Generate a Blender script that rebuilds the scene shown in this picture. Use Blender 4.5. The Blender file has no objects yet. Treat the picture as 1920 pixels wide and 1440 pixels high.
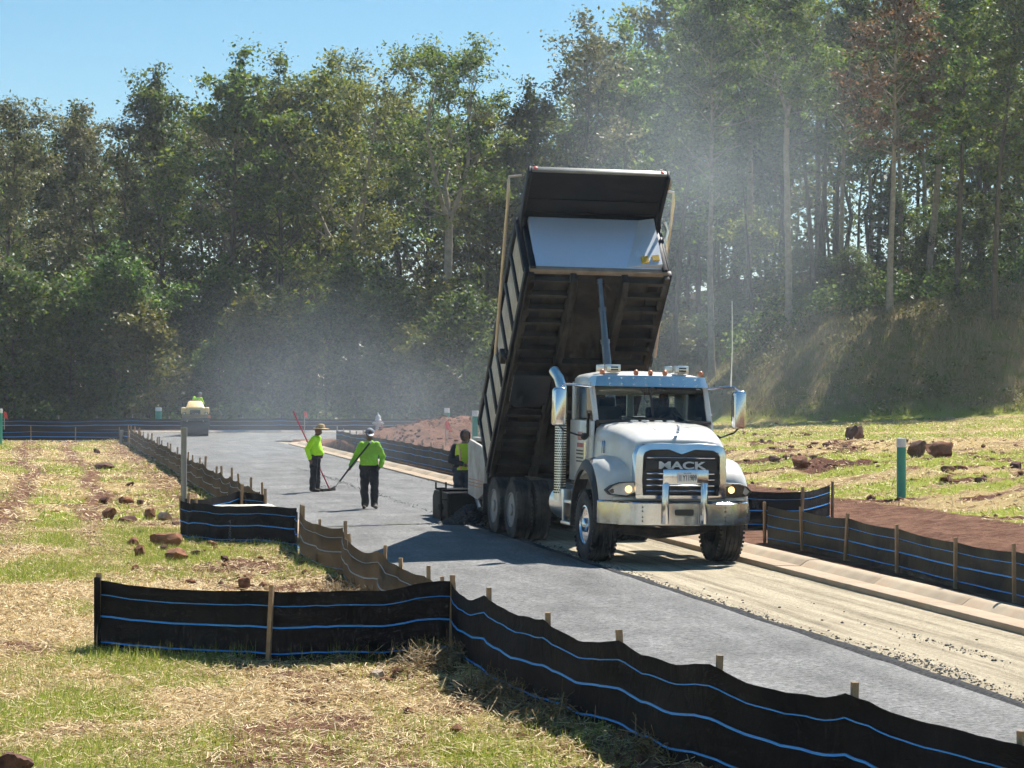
import bpy, bmesh, math, random
import numpy as np
from mathutils import Vector, Matrix, Euler
PI = math.pi; R = math.radians
random.seed(4); RNG = np.random.default_rng(11)
S = bpy.context.scene
C = bpy.context.collection

# ------------------------------------------------------------------ camera, world, sun, exposure
CAM_H = 2.83; FPX = 4271.0; HY = 713.0; CX = 960.0
cam_d = bpy.data.cameras.new('camera'); cam = bpy.data.objects.new('camera', cam_d); C.objects.link(cam)
cam.location = (0, 0, CAM_H); cam.rotation_euler = (PI/2, 0, 0)
cam_d.sensor_width = 36; cam_d.lens = FPX/1920*36; cam_d.shift_y = -7/1920
cam_d.clip_start = 0.5; cam_d.clip_end = 3000
S.camera = cam
SUN_EL, SUN_AZ = R(53), R(36)
w = bpy.data.worlds.new('World'); S.world = w; w.use_nodes = True
nt = w.node_tree
sky = nt.nodes.new('ShaderNodeTexSky'); sky.sky_type = 'NISHITA'; sky.sun_disc = False
sky.sun_elevation = SUN_EL; sky.sun_rotation = SUN_AZ; sky.altitude = 300; sky.air_density = 1.0; sky.dust_density = 0.0; sky.ozone_density = 2.0
bg = nt.nodes['Background']; bg.inputs[1].default_value = 0.060
hs = nt.nodes.new('ShaderNodeHueSaturation'); hs.inputs['Saturation'].default_value = 1.25; hs.inputs['Hue'].default_value = .487
nt.links.new(sky.outputs[0], hs.inputs['Color']); nt.links.new(hs.outputs[0], bg.inputs[0])
sun_d = bpy.data.lights.new('sun', 'SUN'); sun = bpy.data.objects.new('sun', sun_d); C.objects.link(sun)
sun_d.energy = 5.0; sun_d.angle = R(0.53); sun_d.color = (1.0, 0.955, 0.88)
SUNV = Vector((math.sin(SUN_AZ)*math.cos(SUN_EL), math.cos(SUN_AZ)*math.cos(SUN_EL), math.sin(SUN_EL)))
sun.rotation_euler = (-SUNV).to_track_quat('-Z', 'Y').to_euler()
S.view_settings.view_transform = 'Standard'; S.view_settings.look = 'None'
S.view_settings.exposure = 0.97; S.view_settings.gamma = 1.0
cy = S.cycles
cy.max_bounces = 6; cy.diffuse_bounces = 3; cy.glossy_bounces = 2; cy.transmission_bounces = 4; cy.transparent_max_bounces = 12
cy.volume_bounces = 1; cy.volume_step_rate = 3.0; cy.volume_max_steps = 96
cy.use_adaptive_sampling = True; cy.adaptive_threshold = .045; cy.adaptive_min_samples = 16
cy.use_denoising = True; cy.caustics_reflective = False; cy.caustics_refractive = False
cy.sample_clamp_indirect = 6

# ------------------------------------------------------------------ coordinates
def px(x, y, z=0.0):
    s = (y-HY)/(CAM_H-z)
    return ((x-CX)/s, FPX/s)
def pxt(x, y, Y):                       # pixel at a known depth -> X, z
    s = FPX/Y
    return ((x-CX)/s, CAM_H-(y-HY)/s)
TH = R(11.8); O = (1.17, 34.3)
def uv2w(u, v): return (O[0]-u*math.sin(TH)+v*math.cos(TH), O[1]+u*math.cos(TH)+v*math.sin(TH))
def w2uv(x, y):
    dx, dy = x-O[0], y-O[1]
    return (-dx*math.sin(TH)+dy*math.cos(TH), dx*math.cos(TH)+dy*math.sin(TH))

# ------------------------------------------------------------------ noise and terrain
_tab = np.random.default_rng(5).random(65536)
def _h(ix, iy, k): return _tab[((ix*73856093) ^ (iy*19349663) ^ (k*83492791)) & 65535]
def vn(x, y, k=0):
    x = np.asarray(x, float); y = np.asarray(y, float)
    ix = np.floor(x).astype(np.int64); iy = np.floor(y).astype(np.int64)
    fx = x-ix; fy = y-iy; fx = fx*fx*(3-2*fx); fy = fy*fy*(3-2*fy)
    return (_h(ix,iy,k)*(1-fx)+_h(ix+1,iy,k)*fx)*(1-fy)+(_h(ix,iy+1,k)*(1-fx)+_h(ix+1,iy+1,k)*fx)*fy
def fbm(x, y, k=0, n=4):
    r = 0; a = .5; f = 1.
    for i in range(n):
        r = r+a*vn(x*f, y*f, k+i*7); a *= .5; f *= 2.03
    return r/(1-.5**n)
def sst(a, b, x):
    t = np.clip((np.asarray(x, float)-a)/(b-a), 0, 1); return t*t*(3-2*t)
XS = 106.2; XN = 123.0                   # cross street between these depths
def fence_v(u):                          # lateral place of the silt fence left of the road
    return np.where(u < -11, -3.75+(-11-u)*0.125, -3.85)
def bank(x, y):
    x = np.asarray(x, float); y = np.asarray(y, float)
    wob = (fbm(x*.13, y*.05, 61, 3)-.5)
    yb = 119+16*sst(14, 5, x)+2.5*wob
    top = sst(9.0, 18.5, x+wob*2)*4.6+sst(18, 34, x)*1.6+sst(2, 9, x)*.9
    face = sst(0, 7.5, y-yb)
    return face*(top+.8*wob)+np.clip(y-yb-7, 0, 60)*.075*sst(6, 18, x)
def ground_h(x, y):
    x = np.asarray(x, float); y = np.asarray(y, float)
    u, v = w2uv(x, y)
    n1 = fbm(x*.5, y*.5, 1, 4)-.5; n2 = fbm(x*2.3, y*2.3, 2, 4)-.5; n3 = fbm(x*6, y*6, 3, 3)-.5
    # left field
    d = fence_v(u)-v                     # distance left of the left fence
    ridge = np.exp(-((d-.45)/.42)**2)*(.06+.16*np.clip(fbm(x*1.3, y*1.3, 9, 3)-.35, 0, 1)*sst(40, 20, y))
    zl = .10*n1+.05*n2+.025*n3+ridge*sst(.02, .3, d)
    rough = np.exp(-((d-1.4)/1.2)**2)*sst(60, 30, y)*sst(0.1, .6, d)
    zl = zl+rough*(.10*n2+.05*n3)
    # right side: red track behind the kerb, then the lumpy field
    e = sst(10.4, 14.5, v+1.6*(fbm(x*.35, y*.35, 21, 3)-.5))
    rutr = .035*np.sin(v*5.2+2*n1)*sst(4.6, 6, v)*sst(11, 9.5, v)
    zr = .10+.03*n1+.08*n2*sst(4, 6, v)+.04*n3*sst(4, 6, v)+rutr+e*(.30+.20*n1+.26*n2*(1-.6*sst(15, 24, v))+.08*n3)+np.clip(v-11, 0, 60)*.026
    zr = zr+1.25*np.exp(-(((x+2.2)/4.2)**2+((y-90)/5)**2))*(1+.5*n2)
    z = np.where(v < 0, zl, zr)
    # road bed lies lower
    onroad = np.where(v < 0, sst(.05, .3, -d), sst(3.46, 3.34, v))*sst(XN, XN-.3, y)
    z = z*(1-onroad)-.16*onroad
    cross = sst(XS-.2, XS+.1, y)*sst(XN+.9, XN+.6, y)
    z = z*(1-cross)-.16*cross
    beyond = sst(XN+.6, XN+3, y)
    z = np.where(y > XN+.9, .02+.12*n1*beyond+.08*n2*beyond, z)
    field_far = .10+np.clip(v-11, 0, 60)*.026
    right = sst(2, 9, x)
    z = np.where(y > XS-6, z*(1-right)+(np.minimum(field_far, 1.15)+.06*n1+.05*n2)*right, z)
    return z+bank(x, y)
def gz(x, y): return float(ground_h(np.array([x]), np.array([y]))[0])

# ------------------------------------------------------------------ object helpers
def tag(o, label=None, cat=None, group=None, kind=None):
    if label: o['label'] = label
    if cat: o['category'] = cat
    if group: o['group'] = group
    if kind: o['kind'] = kind
    return o
def empty(name, loc=(0,0,0), rot=(0,0,0)):
    o = bpy.data.objects.new(name, None); C.objects.link(o); o.location = loc; o.rotation_euler = rot; o.empty_display_size = .2
    return o
def link(name, me, parent=None, loc=None, rot=None):
    o = bpy.data.objects.new(name, me); C.objects.link(o)
    if parent: o.parent = parent
    if loc is not None: o.location = loc
    if rot is not None: o.rotation_euler = rot
    return o
def copy_tree(o, parent=None):
    c = o.copy(); C.objects.link(c); c.parent = parent
    for ch in o.children: copy_tree(ch, c)
    return c
def np_mesh(name, V, k, mats, smooth=False, attr=None):
    """V: (n*k,3) vertices, each run of k is one face"""
    V = np.asarray(V, np.float32).reshape(-1, 3); n = len(V)//k
    me = bpy.data.meshes.new(name)
    me.vertices.add(n*k); me.vertices.foreach_set('co', V.ravel())
    me.loops.add(n*k); me.loops.foreach_set('vertex_index', np.arange(n*k, dtype=np.int32))
    me.polygons.add(n); me.polygons.foreach_set('loop_start', np.arange(0, n*k, k, dtype=np.int32))
    if attr is not None:
        a = me.attributes.new('tint', 'FLOAT', 'FACE'); a.data.foreach_set('value', np.asarray(attr, np.float32))
    for m in (mats if isinstance(mats, (list, tuple)) else [mats]): me.materials.append(m)
    me.update(calc_edges=True)
    if smooth: me.shade_smooth()
    return me
def grid_mesh(name, P, mats, smooth=True):
    """P: (a,b,3) grid of points"""
    a, b = P.shape[:2]; idx = np.arange(a*b).reshape(a, b)
    F = np.stack([idx[:-1,:-1], idx[1:,:-1], idx[1:,1:], idx[:-1,1:]], -1).reshape(-1, 4)
    me = bpy.data.meshes.new(name)
    me.vertices.add(a*b); me.vertices.foreach_set('co', P.astype(np.float32).ravel())
    me.loops.add(F.size); me.loops.foreach_set('vertex_index', F.astype(np.int32).ravel())
    me.polygons.add(len(F)); me.polygons.foreach_set('loop_start', np.arange(0, F.size, 4, dtype=np.int32))
    for m in (mats if isinstance(mats, (list, tuple)) else [mats]): me.materials.append(m)
    me.update(calc_edges=True)
    if smooth: me.shade_smooth()
    return me
class MB:
    def __init__(s): s.v = []; s.f = []; s.m = []; s.mi = 0
    def add(s, vs, fs):
        o = len(s.v); s.v += [tuple(p) for p in vs]
        for f in fs: s.f.append([i+o for i in f]); s.m.append(s.mi)
        return s
    def box(s, c, d, rot=None):
        x, y, z = d[0]/2, d[1]/2, d[2]/2
        P = [Vector((a, b, e)) for a in (-x, x) for b in (-y, y) for e in (-z, z)]
        if rot is not None:
            M = Euler(rot).to_matrix(); P = [M @ p for p in P]
        P = [p+Vector(c) for p in P]
        return s.add(P, [(0,1,3,2),(4,6,7,5),(0,4,5,1),(2,3,7,6),(0,2,6,4),(1,5,7,3)])
    def bar(s, p0, p1, wx, wz, up=(0,0,1)):
        p0 = Vector(p0); p1 = Vector(p1); d = (p1-p0).normalized(); a = d.cross(Vector(up))
        if a.length < 1e-4: a = d.cross(Vector((1,0,0)))
        a.normalize(); b = a.cross(d)
        P = [p+a*sx*wx/2+b*sz*wz/2 for p in (p0, p1) for sx, sz in ((-1,-1),(1,-1),(1,1),(-1,1))]
        return s.add(P, [(3,2,1,0),(4,5,6,7),(0,1,5,4),(1,2,6,5),(2,3,7,6),(3,0,4,7)])
    def tube(s, pts, rad, n=8, cap=True):
        pts = [Vector(p) for p in pts]
        if not hasattr(rad, '__len__'): rad = [rad]*len(pts)
        vs = []; fs = []; prev = None
        for i, p in enumerate(pts):
            d = (pts[min(i+1, len(pts)-1)]-pts[max(i-1, 0)]).normalized()
            if prev is None: a = d.orthogonal().normalized()
            else:
                a = prev-d*prev.dot(d); a.normalize()
            prev = a; b = d.cross(a)
            for k in range(n):
                t = 2*PI*k/n; vs.append(p+(a*math.cos(t)+b*math.sin(t))*rad[i])
        for i in range(len(pts)-1):
            for k in range(n):
                k2 = (k+1) % n; fs.append((i*n+k, i*n+k2, (i+1)*n+k2, (i+1)*n+k))
        if cap: fs.append(tuple(range(n))[::-1]); fs.append(tuple((len(pts)-1)*n+k for k in range(n)))
        return s.add(vs, fs)
    def lathe(s, prof, axis='x', c=(0,0,0), n=40, closed=False):
        vs = []; fs = []
        for (a, r) in prof:
            for k in range(n):
                t = 2*PI*k/n; q = (r*math.cos(t), r*math.sin(t))
                p = (a, q[0], q[1]) if axis == 'x' else ((q[0], a, q[1]) if axis == 'y' else (q[0], q[1], a))
                vs.append((p[0]+c[0], p[1]+c[1], p[2]+c[2]))
        L = len(prof)
        for i in range(L if closed else L-1):
            j = (i+1) % L
            for k in range(n):
                k2 = (k+1) % n; fs.append((i*n+k, i*n+k2, j*n+k2, j*n+k))
        if not closed:
            if prof[0][1] > 1e-4: fs.append(tuple(range(n))[::-1])
            if prof[-1][1] > 1e-4: fs.append(tuple((L-1)*n+k for k in range(n)))
        return s.add(vs, fs)
    def prism(s, poly, a0, a1, axis='x'):
        """poly: 2D points; extruded from a0 to a1 along axis (x: poly is y,z; y: x,z; z: x,y)"""
        n = len(poly)
        def P(q, a): return {'x': (a, q[0], q[1]), 'y': (q[0], a, q[1]), 'z': (q[0], q[1], a)}[axis]
        vs = [P(q, a0) for q in poly]+[P(q, a1) for q in poly]
        fs = [tuple(range(n))[::-1], tuple(range(n, 2*n))]+[(i, (i+1) % n, n+(i+1) % n, n+i) for i in range(n)]
        return s.add(vs, fs)
    def loft(s, rings, closed=True, cap=True):
        n = len(rings[0]); vs = [p for r in rings for p in r]; fs = []
        for i in range(len(rings)-1):
            for k in range(n if closed else n-1):
                k2 = (k+1) % n; fs.append((i*n+k, i*n+k2, (i+1)*n+k2, (i+1)*n+k))
        if cap and closed: fs.append(tuple(range(n))[::-1]); fs.append(tuple((len(rings)-1)*n+k for k in range(n)))
        return s.add(vs, fs)
    def mesh(s, name, mats, smooth=35, bevel=0, seg=2):
        me = bpy.data.meshes.new(name); me.from_pydata(s.v, [], s.f)
        bm = bmesh.new(); bm.from_mesh(me); bmesh.ops.recalc_face_normals(bm, faces=bm.faces)
        if bevel:
            es = [e for e in bm.edges if len(e.link_faces) == 2 and e.calc_face_angle(0) > R(30)]
            bmesh.ops.bevel(bm, geom=es, offset=bevel, segments=seg, profile=.5, affect='EDGES', clamp_overlap=True)
        bm.to_mesh(me); bm.free()
        for m in (mats if isinstance(mats, (list, tuple)) else [mats]): me.materials.append(m)
        if isinstance(mats, (list, tuple)) and not bevel:
            me.polygons.foreach_set('material_index', s.m)
        if smooth:
            me.shade_smooth(); me.set_sharp_from_angle(angle=R(smooth))
        return me
    def build(s, name, mats, parent=None, smooth=35, bevel=0, loc=None, rot=None, seg=2):
        return link(name, s.mesh(name, mats, smooth, bevel, seg), parent, loc, rot)
def text_mesh(txt, mat, size=1., sx=1., extrude=.01, bold=0.0):
    cu = bpy.data.curves.new('lettering', 'FONT'); cu.body = txt; cu.size = size; cu.extrude = extrude; cu.align_x = 'CENTER'; cu.align_y = 'CENTER'; cu.offset = bold
    o = bpy.data.objects.new('lettering', cu); C.objects.link(o)
    dg = bpy.context.evaluated_depsgraph_get(); me = bpy.data.meshes.new_from_object(o.evaluated_get(dg))
    bpy.data.objects.remove(o); bpy.data.curves.remove(cu)
    me.transform(Matrix.Diagonal((sx, 1, 1, 1))); me.materials.clear(); me.materials.append(mat)
    return me

# ------------------------------------------------------------------ materials
def newmat(name):
    m = bpy.data.materials.new(name); m.use_nodes = True; return m, m.node_tree, m.node_tree.nodes['Principled BSDF']
def nd(t, typ, **kw):
    n = t.nodes.new(typ)
    for k, v in kw.items(): setattr(n, k, v)
    return n
def pm(name, col, rough=.6, metal=0., var=.18, scale=4., bump=0., bscale=60., dirt=None, dscale=2.5, damt=.5, coat=0., spec=.5, detail=6):
    m, t, b = newmat(name)
    b.inputs['Roughness'].default_value = rough; b.inputs['Metallic'].default_value = metal
    b.inputs['Specular IOR Level'].default_value = spec; b.inputs['Coat Weight'].default_value = coat
    tc = nd(t, 'ShaderNodeTexCoord'); n = nd(t, 'ShaderNodeTexNoise'); n.inputs['Scale'].default_value = scale; n.inputs['Detail'].default_value = detail
    t.links.new(tc.outputs['Object'], n.inputs['Vector'])
    r = nd(t, 'ShaderNodeMapRange'); r.inputs['From Min'].default_value = .25; r.inputs['From Max'].default_value = .75
    r.inputs['To Min'].default_value = 1-var; r.inputs['To Max'].default_value = 1+var
    t.links.new(n.outputs['Fac'], r.inputs['Value'])
    mx = nd(t, 'ShaderNodeMix', data_type='RGBA', blend_type='MULTIPLY'); mx.inputs['Factor'].default_value = 1
    mx.inputs['A'].default_value = (*col, 1); t.links.new(r.outputs[0], mx.inputs['B'])
    out = mx.outputs['Result']
    if dirt:
        n2 = nd(t, 'ShaderNodeTexNoise'); n2.inputs['Scale'].default_value = dscale; n2.inputs['Detail'].default_value = 8; n2.inputs['Roughness'].default_value = .65
        t.links.new(tc.outputs['Object'], n2.inputs['Vector'])
        r2 = nd(t, 'ShaderNodeMapRange'); r2.inputs['From Min'].default_value = .42; r2.inputs['From Max'].default_value = .68; r2.inputs['To Max'].default_value = damt
        t.links.new(n2.outputs['Fac'], r2.inputs['Value'])
        m2 = nd(t, 'ShaderNodeMix', data_type='RGBA'); t.links.new(r2.outputs[0], m2.inputs['Factor']); t.links.new(out, m2.inputs['A']); m2.inputs['B'].default_value = (*dirt, 1)
        out = m2.outputs['Result']
        r3 = nd(t, 'ShaderNodeMapRange'); r3.inputs['To Min'].default_value = rough; r3.inputs['To Max'].default_value = max(rough, .8)
        t.links.new(r2.outputs[0], r3.inputs['Value']); t.links.new(r3.outputs[0], b.inputs['Roughness'])
    t.links.new(out, b.inputs['Base Color'])
    if bump:
        n3 = nd(t, 'ShaderNodeTexNoise'); n3.inputs['Scale'].default_value = bscale; n3.inputs['Detail'].default_value = 4
        t.links.new(tc.outputs['Object'], n3.inputs['Vector'])
        bp = nd(t, 'ShaderNodeBump'); bp.inputs['Strength'].default_value = bump; bp.inputs['Distance'].default_value = .02
        t.links.new(n3.outputs['Fac'], bp.inputs['Height']); t.links.new(bp.outputs[0], b.inputs['Normal'])
    return m
def emat(name, col, strength):
    m, t, b = newmat(name); b.inputs['Base Color'].default_value = (*col, 1); b.inputs['Emission Color'].default_value = (*col, 1); b.inputs['Emission Strength'].default_value = strength
    return m
def glass_mat(name, tint=(.55,.68,.66), ior=1.5, rough=0.0):
    m, t, b = newmat(name); t.nodes.remove(b)
    out = t.nodes['Material Output']; tr = nd(t, 'ShaderNodeBsdfTransparent'); tr.inputs[0].default_value = (*tint, 1)
    gl = nd(t, 'ShaderNodeBsdfGlossy'); gl.inputs['Roughness'].default_value = rough
    fr = nd(t, 'ShaderNodeFresnel'); fr.inputs[0].default_value = ior
    mx = nd(t, 'ShaderNodeMixShader'); t.links.new(fr.outputs[0], mx.inputs[0]); t.links.new(tr.outputs[0], mx.inputs[1]); t.links.new(gl.outputs[0], mx.inputs[2])
    t.links.new(mx.outputs[0], out.inputs['Surface']); return m
def leaf_mat(name, c1, c2, c3, trans=.42, rough=.5, val=.35):
    m, t, b = newmat(name); out = t.nodes['Material Output']
    ge = nd(t, 'ShaderNodeNewGeometry'); oi = nd(t, 'ShaderNodeObjectInfo')
    tcx = nd(t, 'ShaderNodeTexCoord'); no = nd(t, 'ShaderNodeTexNoise'); no.inputs['Scale'].default_value = .45; no.inputs['Detail'].default_value = 3
    t.links.new(tcx.outputs['Object'], no.inputs['Vector'])
    ad = nd(t, 'ShaderNodeMath', operation='ADD'); t.links.new(ge.outputs['Random Per Island'], ad.inputs[0])
    sc = nd(t, 'ShaderNodeMath', operation='MULTIPLY_ADD'); t.links.new(no.outputs['Fac'], sc.inputs[0]); sc.inputs[1].default_value = 1.6; sc.inputs[2].default_value = -.8
    t.links.new(sc.outputs[0], ad.inputs[1])
    cr = nd(t, 'ShaderNodeValToRGB'); cr.color_ramp.elements[0].color = (*c1, 1); cr.color_ramp.elements[1].color = (*c3, 1)
    e = cr.color_ramp.elements.new(.5); e.color = (*c2, 1)
    t.links.new(ad.outputs[0], cr.inputs[0])
    hs = nd(t, 'ShaderNodeHueSaturation'); 
    r1 = nd(t, 'ShaderNodeMapRange'); r1.inputs['To Min'].default_value = .482; r1.inputs['To Max'].default_value = .522; t.links.new(oi.outputs['Random'], r1.inputs['Value'])
    r2 = nd(t, 'ShaderNodeMapRange'); r2.inputs['To Min'].default_value = 1-val; r2.inputs['To Max'].default_value = 1+val*.6; t.links.new(oi.outputs['Random'], r2.inputs['Value'])
    t.links.new(r1.outputs[0], hs.inputs['Hue']); t.links.new(r2.outputs[0], hs.inputs['Value']); t.links.new(cr.outputs[0], hs.inputs['Color'])
    t.links.new(hs.outputs[0], b.inputs['Base Color']); b.inputs['Roughness'].default_value = rough; b.inputs['Specular IOR Level'].default_value = .5
    tl = nd(t, 'ShaderNodeBsdfTranslucent'); t.links.new(hs.outputs[0], tl.inputs[0])
    mx = nd(t, 'ShaderNodeMixShader'); mx.inputs[0].default_value = trans
    t.links.new(b.outputs[0], mx.inputs[1]); t.links.new(tl.outputs[0], mx.inputs[2]); t.links.new(mx.outputs[0], out.inputs['Surface'])
    return m
def thin_mat(name, cols, trans=.35, rough=.7):
    """blades and straw: colour picked per piece"""
    m, t, b = newmat(name); out = t.nodes['Material Output']
    ge = nd(t, 'ShaderNodeNewGeometry'); cr = nd(t, 'ShaderNodeValToRGB')
    E = cr.color_ramp.elements; E[0].color = (*cols[0], 1); E[1].color = (*cols[-1], 1)
    for i, c in enumerate(cols[1:-1]):
        e = E.new((i+1)/(len(cols)-1)); e.color = (*c, 1)
    t.links.new(ge.outputs['Random Per Island'], cr.inputs[0]); t.links.new(cr.outputs[0], b.inputs['Base Color']); b.inputs['Roughness'].default_value = rough
    tl = nd(t, 'ShaderNodeBsdfTranslucent'); t.links.new(cr.outputs[0], tl.inputs[0])
    mx = nd(t, 'ShaderNodeMixShader'); mx.inputs[0].default_value = trans
    t.links.new(b.outputs[0], mx.inputs[1]); t.links.new(tl.outputs[0], mx.inputs[2]); t.links.new(mx.outputs[0], out.inputs['Surface'])
    return m

# ------------------------------------------------------------------ ground
def cover(x, y):
    """green, straw, clod shares of the ground surface"""
    u, v = w2uv(x, y)
    a = fbm(x*.42+.2*y, y*.30, 31, 4); b = fbm(x*1.1, y*.8, 37, 4); c = fbm(x*3.1, y*2.6, 41, 3)
    g = sst(.44, .60, a*.6+b*.3+c*.1)
    wob = 1.2*(fbm(x*.15, y*.12, 51, 2)-.5)
    rut = np.maximum(np.exp(-((v+8.5+wob)/.42)**2), np.exp(-((v+6.8+wob)/.36)**2))*sst(30, 42, y)
    rut = np.maximum(rut, np.exp(-((v+6.0+2.5*(a-.5))/.5)**2)*sst(36, 30, y)*.8)
    d = fence_v(u)-v
    bare = np.clip(np.exp(-((d-.8)/.75)**2)*.75*(.2+1.2*b)+sst(.62, .74, fbm(x*.7, y*.5, 47, 4))*.8, 0, 1)
    rut = rut*(.35+.9*b); gl = g*(1-np.clip(rut*1.1, 0, 1))*(1-bare)
    sl = np.clip(.30+1.2*b+.35*(c-.5)-.15, 0, 1)*(1-.75*rut*(.5+b))*(1-.8*bare)*(1-.55*gl)
    # right
    e = sst(9.2, 10.8, v+2*(a-.5))
    band = fbm(x*.06, y*.33, 71, 3)
    gr = e*sst(.40, .56, band*.7+b*.3); sr = e*np.clip(.5+1.2*(b-.3), 0, 1)
    clod = e*sst(.56, .66, fbm(x*.55, y*.62, 77, 4))*(1-sst(17, 24, v))
    gr = gr*(1-clod); sr = sr*(1-.8*clod)
    mound = np.exp(-(((x+2.2)/4.6)**2+((y-90)/5.5)**2)) > .25
    gr = np.where(mound, 0, gr); sr = np.where(mound, .12, sr)
    return np.where(v < 0, gl, gr), np.where(v < 0, sl, sr), np.where(v < 0, 0*x, clod)
ug = np.unique(np.concatenate([np.linspace(-120, -24, 10), np.arange(-24, 12, .13), np.arange(12, 36, .26), np.arange(36, 72, .6), np.arange(72, 130, 1.0), np.linspace(130, 420, 40), np.linspace(430, 900, 6)]))
vg = np.unique(np.concatenate([np.linspace(-500, -60, 10), np.linspace(-60, -14, 24), np.arange(-14, -2.4, .13), np.linspace(-2.4, 3.3, 5), np.arange(3.4, 4, .1), np.arange(4, 26, .24), np.arange(26, 70, .9), np.linspace(71, 140, 16), np.linspace(150, 500, 8)]))
U, V = np.meshgrid(ug, vg, indexing='ij')
GX = O[0]-U*math.sin(TH)+V*math.cos(TH); GY = O[1]+U*math.cos(TH)+V*math.sin(TH)
GZ = ground_h(GX, GY)
def ground_material():
    m, t, b = newmat('grass_straw_and_red_clay')
    at = nd(t, 'ShaderNodeAttribute', attribute_name='cover'); sp = nd(t, 'ShaderNodeSeparateColor'); t.links.new(at.outputs['Color'], sp.inputs[0])
    at2 = nd(t, 'ShaderNodeAttribute', attribute_name='zone'); sp2 = nd(t, 'ShaderNodeSeparateColor'); t.links.new(at2.outputs['Color'], sp2.inputs[0])
    tc = nd(t, 'ShaderNodeTexCoord')
    def noise(sc, det=6, ro=.6):
        n = nd(t, 'ShaderNodeTexNoise'); n.inputs['Scale'].default_value = sc; n.inputs['Detail'].default_value = det; n.inputs['Roughness'].default_value = ro
        t.links.new(tc.outputs['Object'], n.inputs['Vector']); return n.outputs['Fac']
    def ramp(f, c1, c2, lo=.3, hi=.7):
        r = nd(t, 'ShaderNodeValToRGB'); r.color_ramp.elements[0].position = lo; r.color_ramp.elements[1].position = hi
        r.color_ramp.elements[0].color = (*c1, 1); r.color_ramp.elements[1].color = (*c2, 1); t.links.new(f, r.inputs[0]); return r.outputs[0]
    def mix(f, a, c):
        x = nd(t, 'ShaderNodeMix', data_type='RGBA'); t.links.new(f, x.inputs['Factor']); t.links.new(a, x.inputs['A']); t.links.new(c, x.inputs['B']); return x.outputs['Result']
    def sharp(f, n, k=.35):
        a = nd(t, 'ShaderNodeMath', operation='MULTIPLY_ADD'); t.links.new(n, a.inputs[0]); a.inputs[1].default_value = 2*k; a.inputs[2].default_value = -k
        s2 = nd(t, 'ShaderNodeMath', operation='ADD'); t.links.new(a.outputs[0], s2.inputs[0]); t.links.new(f, s2.inputs[1])
        r = nd(t, 'ShaderNodeMapRange'); r.inputs['From Min'].default_value = .35; r.inputs['From Max'].default_value = .65; t.links.new(s2.outputs[0], r.inputs['Value']); return r.outputs[0]
    nf = noise(38, 4, .7); nm = noise(9, 5, .65); nl = noise(1.4, 5)
    soil = mix(ramp(noise(2.6, 6, .7), (0,0,0), (1,1,1), .42, .62), ramp(nm, (.07,.036,.025), (.20,.10,.066)), ramp(nf, (.15,.080,.053), (.34,.19,.125)))
    straw = ramp(nf, (.26,.18,.075), (.66,.51,.26))
    green = ramp(nf, (.14,.175,.022), (.42,.43,.09))
    col = mix(sharp(sp.outputs[1], nm), soil, straw); col = mix(sharp(sp.outputs[0], nf, .5), col, green)
    clod = ramp(nm, (.055,.026,.02), (.20,.095,.06)); col = mix(sharp(sp.outputs[2], nm), col, clod)
    litter = ramp(nm, (.03,.022,.012), (.10,.07,.035)); col = mix(sp2.outputs[0], col, litter)
    bk = ramp(nf, (.17,.13,.075), (.36,.28,.155)); bg2 = ramp(nf, (.11,.115,.04), (.25,.24,.085)); bk = mix(ramp(nl, (0,0,0), (1,1,1), .45, .6), bk, bg2)
    col = mix(sp2.outputs[1], col, bk)
    t.links.new(col, b.inputs['Base Color']); b.inputs['Roughness'].default_value = .95; b.inputs['Specular IOR Level'].default_value = .04
    bp = nd(t, 'ShaderNodeBump'); bp.inputs['Strength'].default_value = .9; bp.inputs['Distance'].default_value = .05
    ad = nd(t, 'ShaderNodeMath', operation='ADD'); t.links.new(nf, ad.inputs[0]); t.links.new(nm, ad.inputs[1]); t.links.new(ad.outputs[0], bp.inputs['Height']); t.links.new(bp.outputs[0], b.inputs['Normal'])
    return m
M_ground = ground_material()
gme = grid_mesh('ground', np.stack([GX, GY, GZ], -1), M_ground)
cg, cs, cc = cover(GX, GY)
ca = gme.attributes.new('cover', 'FLOAT_COLOR', 'POINT'); ca.data.foreach_set('color', np.stack([cg, cs, cc, np.ones_like(cg)], -1).astype(np.float32).ravel())
zb = sst(.15, .9, bank(GX, GY)); zl = np.where((GY > XN+2) & (GX < 6), 1., 0.); zl = np.maximum(zl, sst(128, 131, GY)*sst(4, 8, bank(GX, GY)+3))
za = gme.attributes.new('zone', 'FLOAT_COLOR', 'POINT'); za.data.foreach_set('color', np.stack([zl, zb*(1-zl), 0*zl, np.ones_like(cg)], -1).astype(np.float32).ravel())
ground = link('ground', gme); tag(ground, kind='structure')

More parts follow.
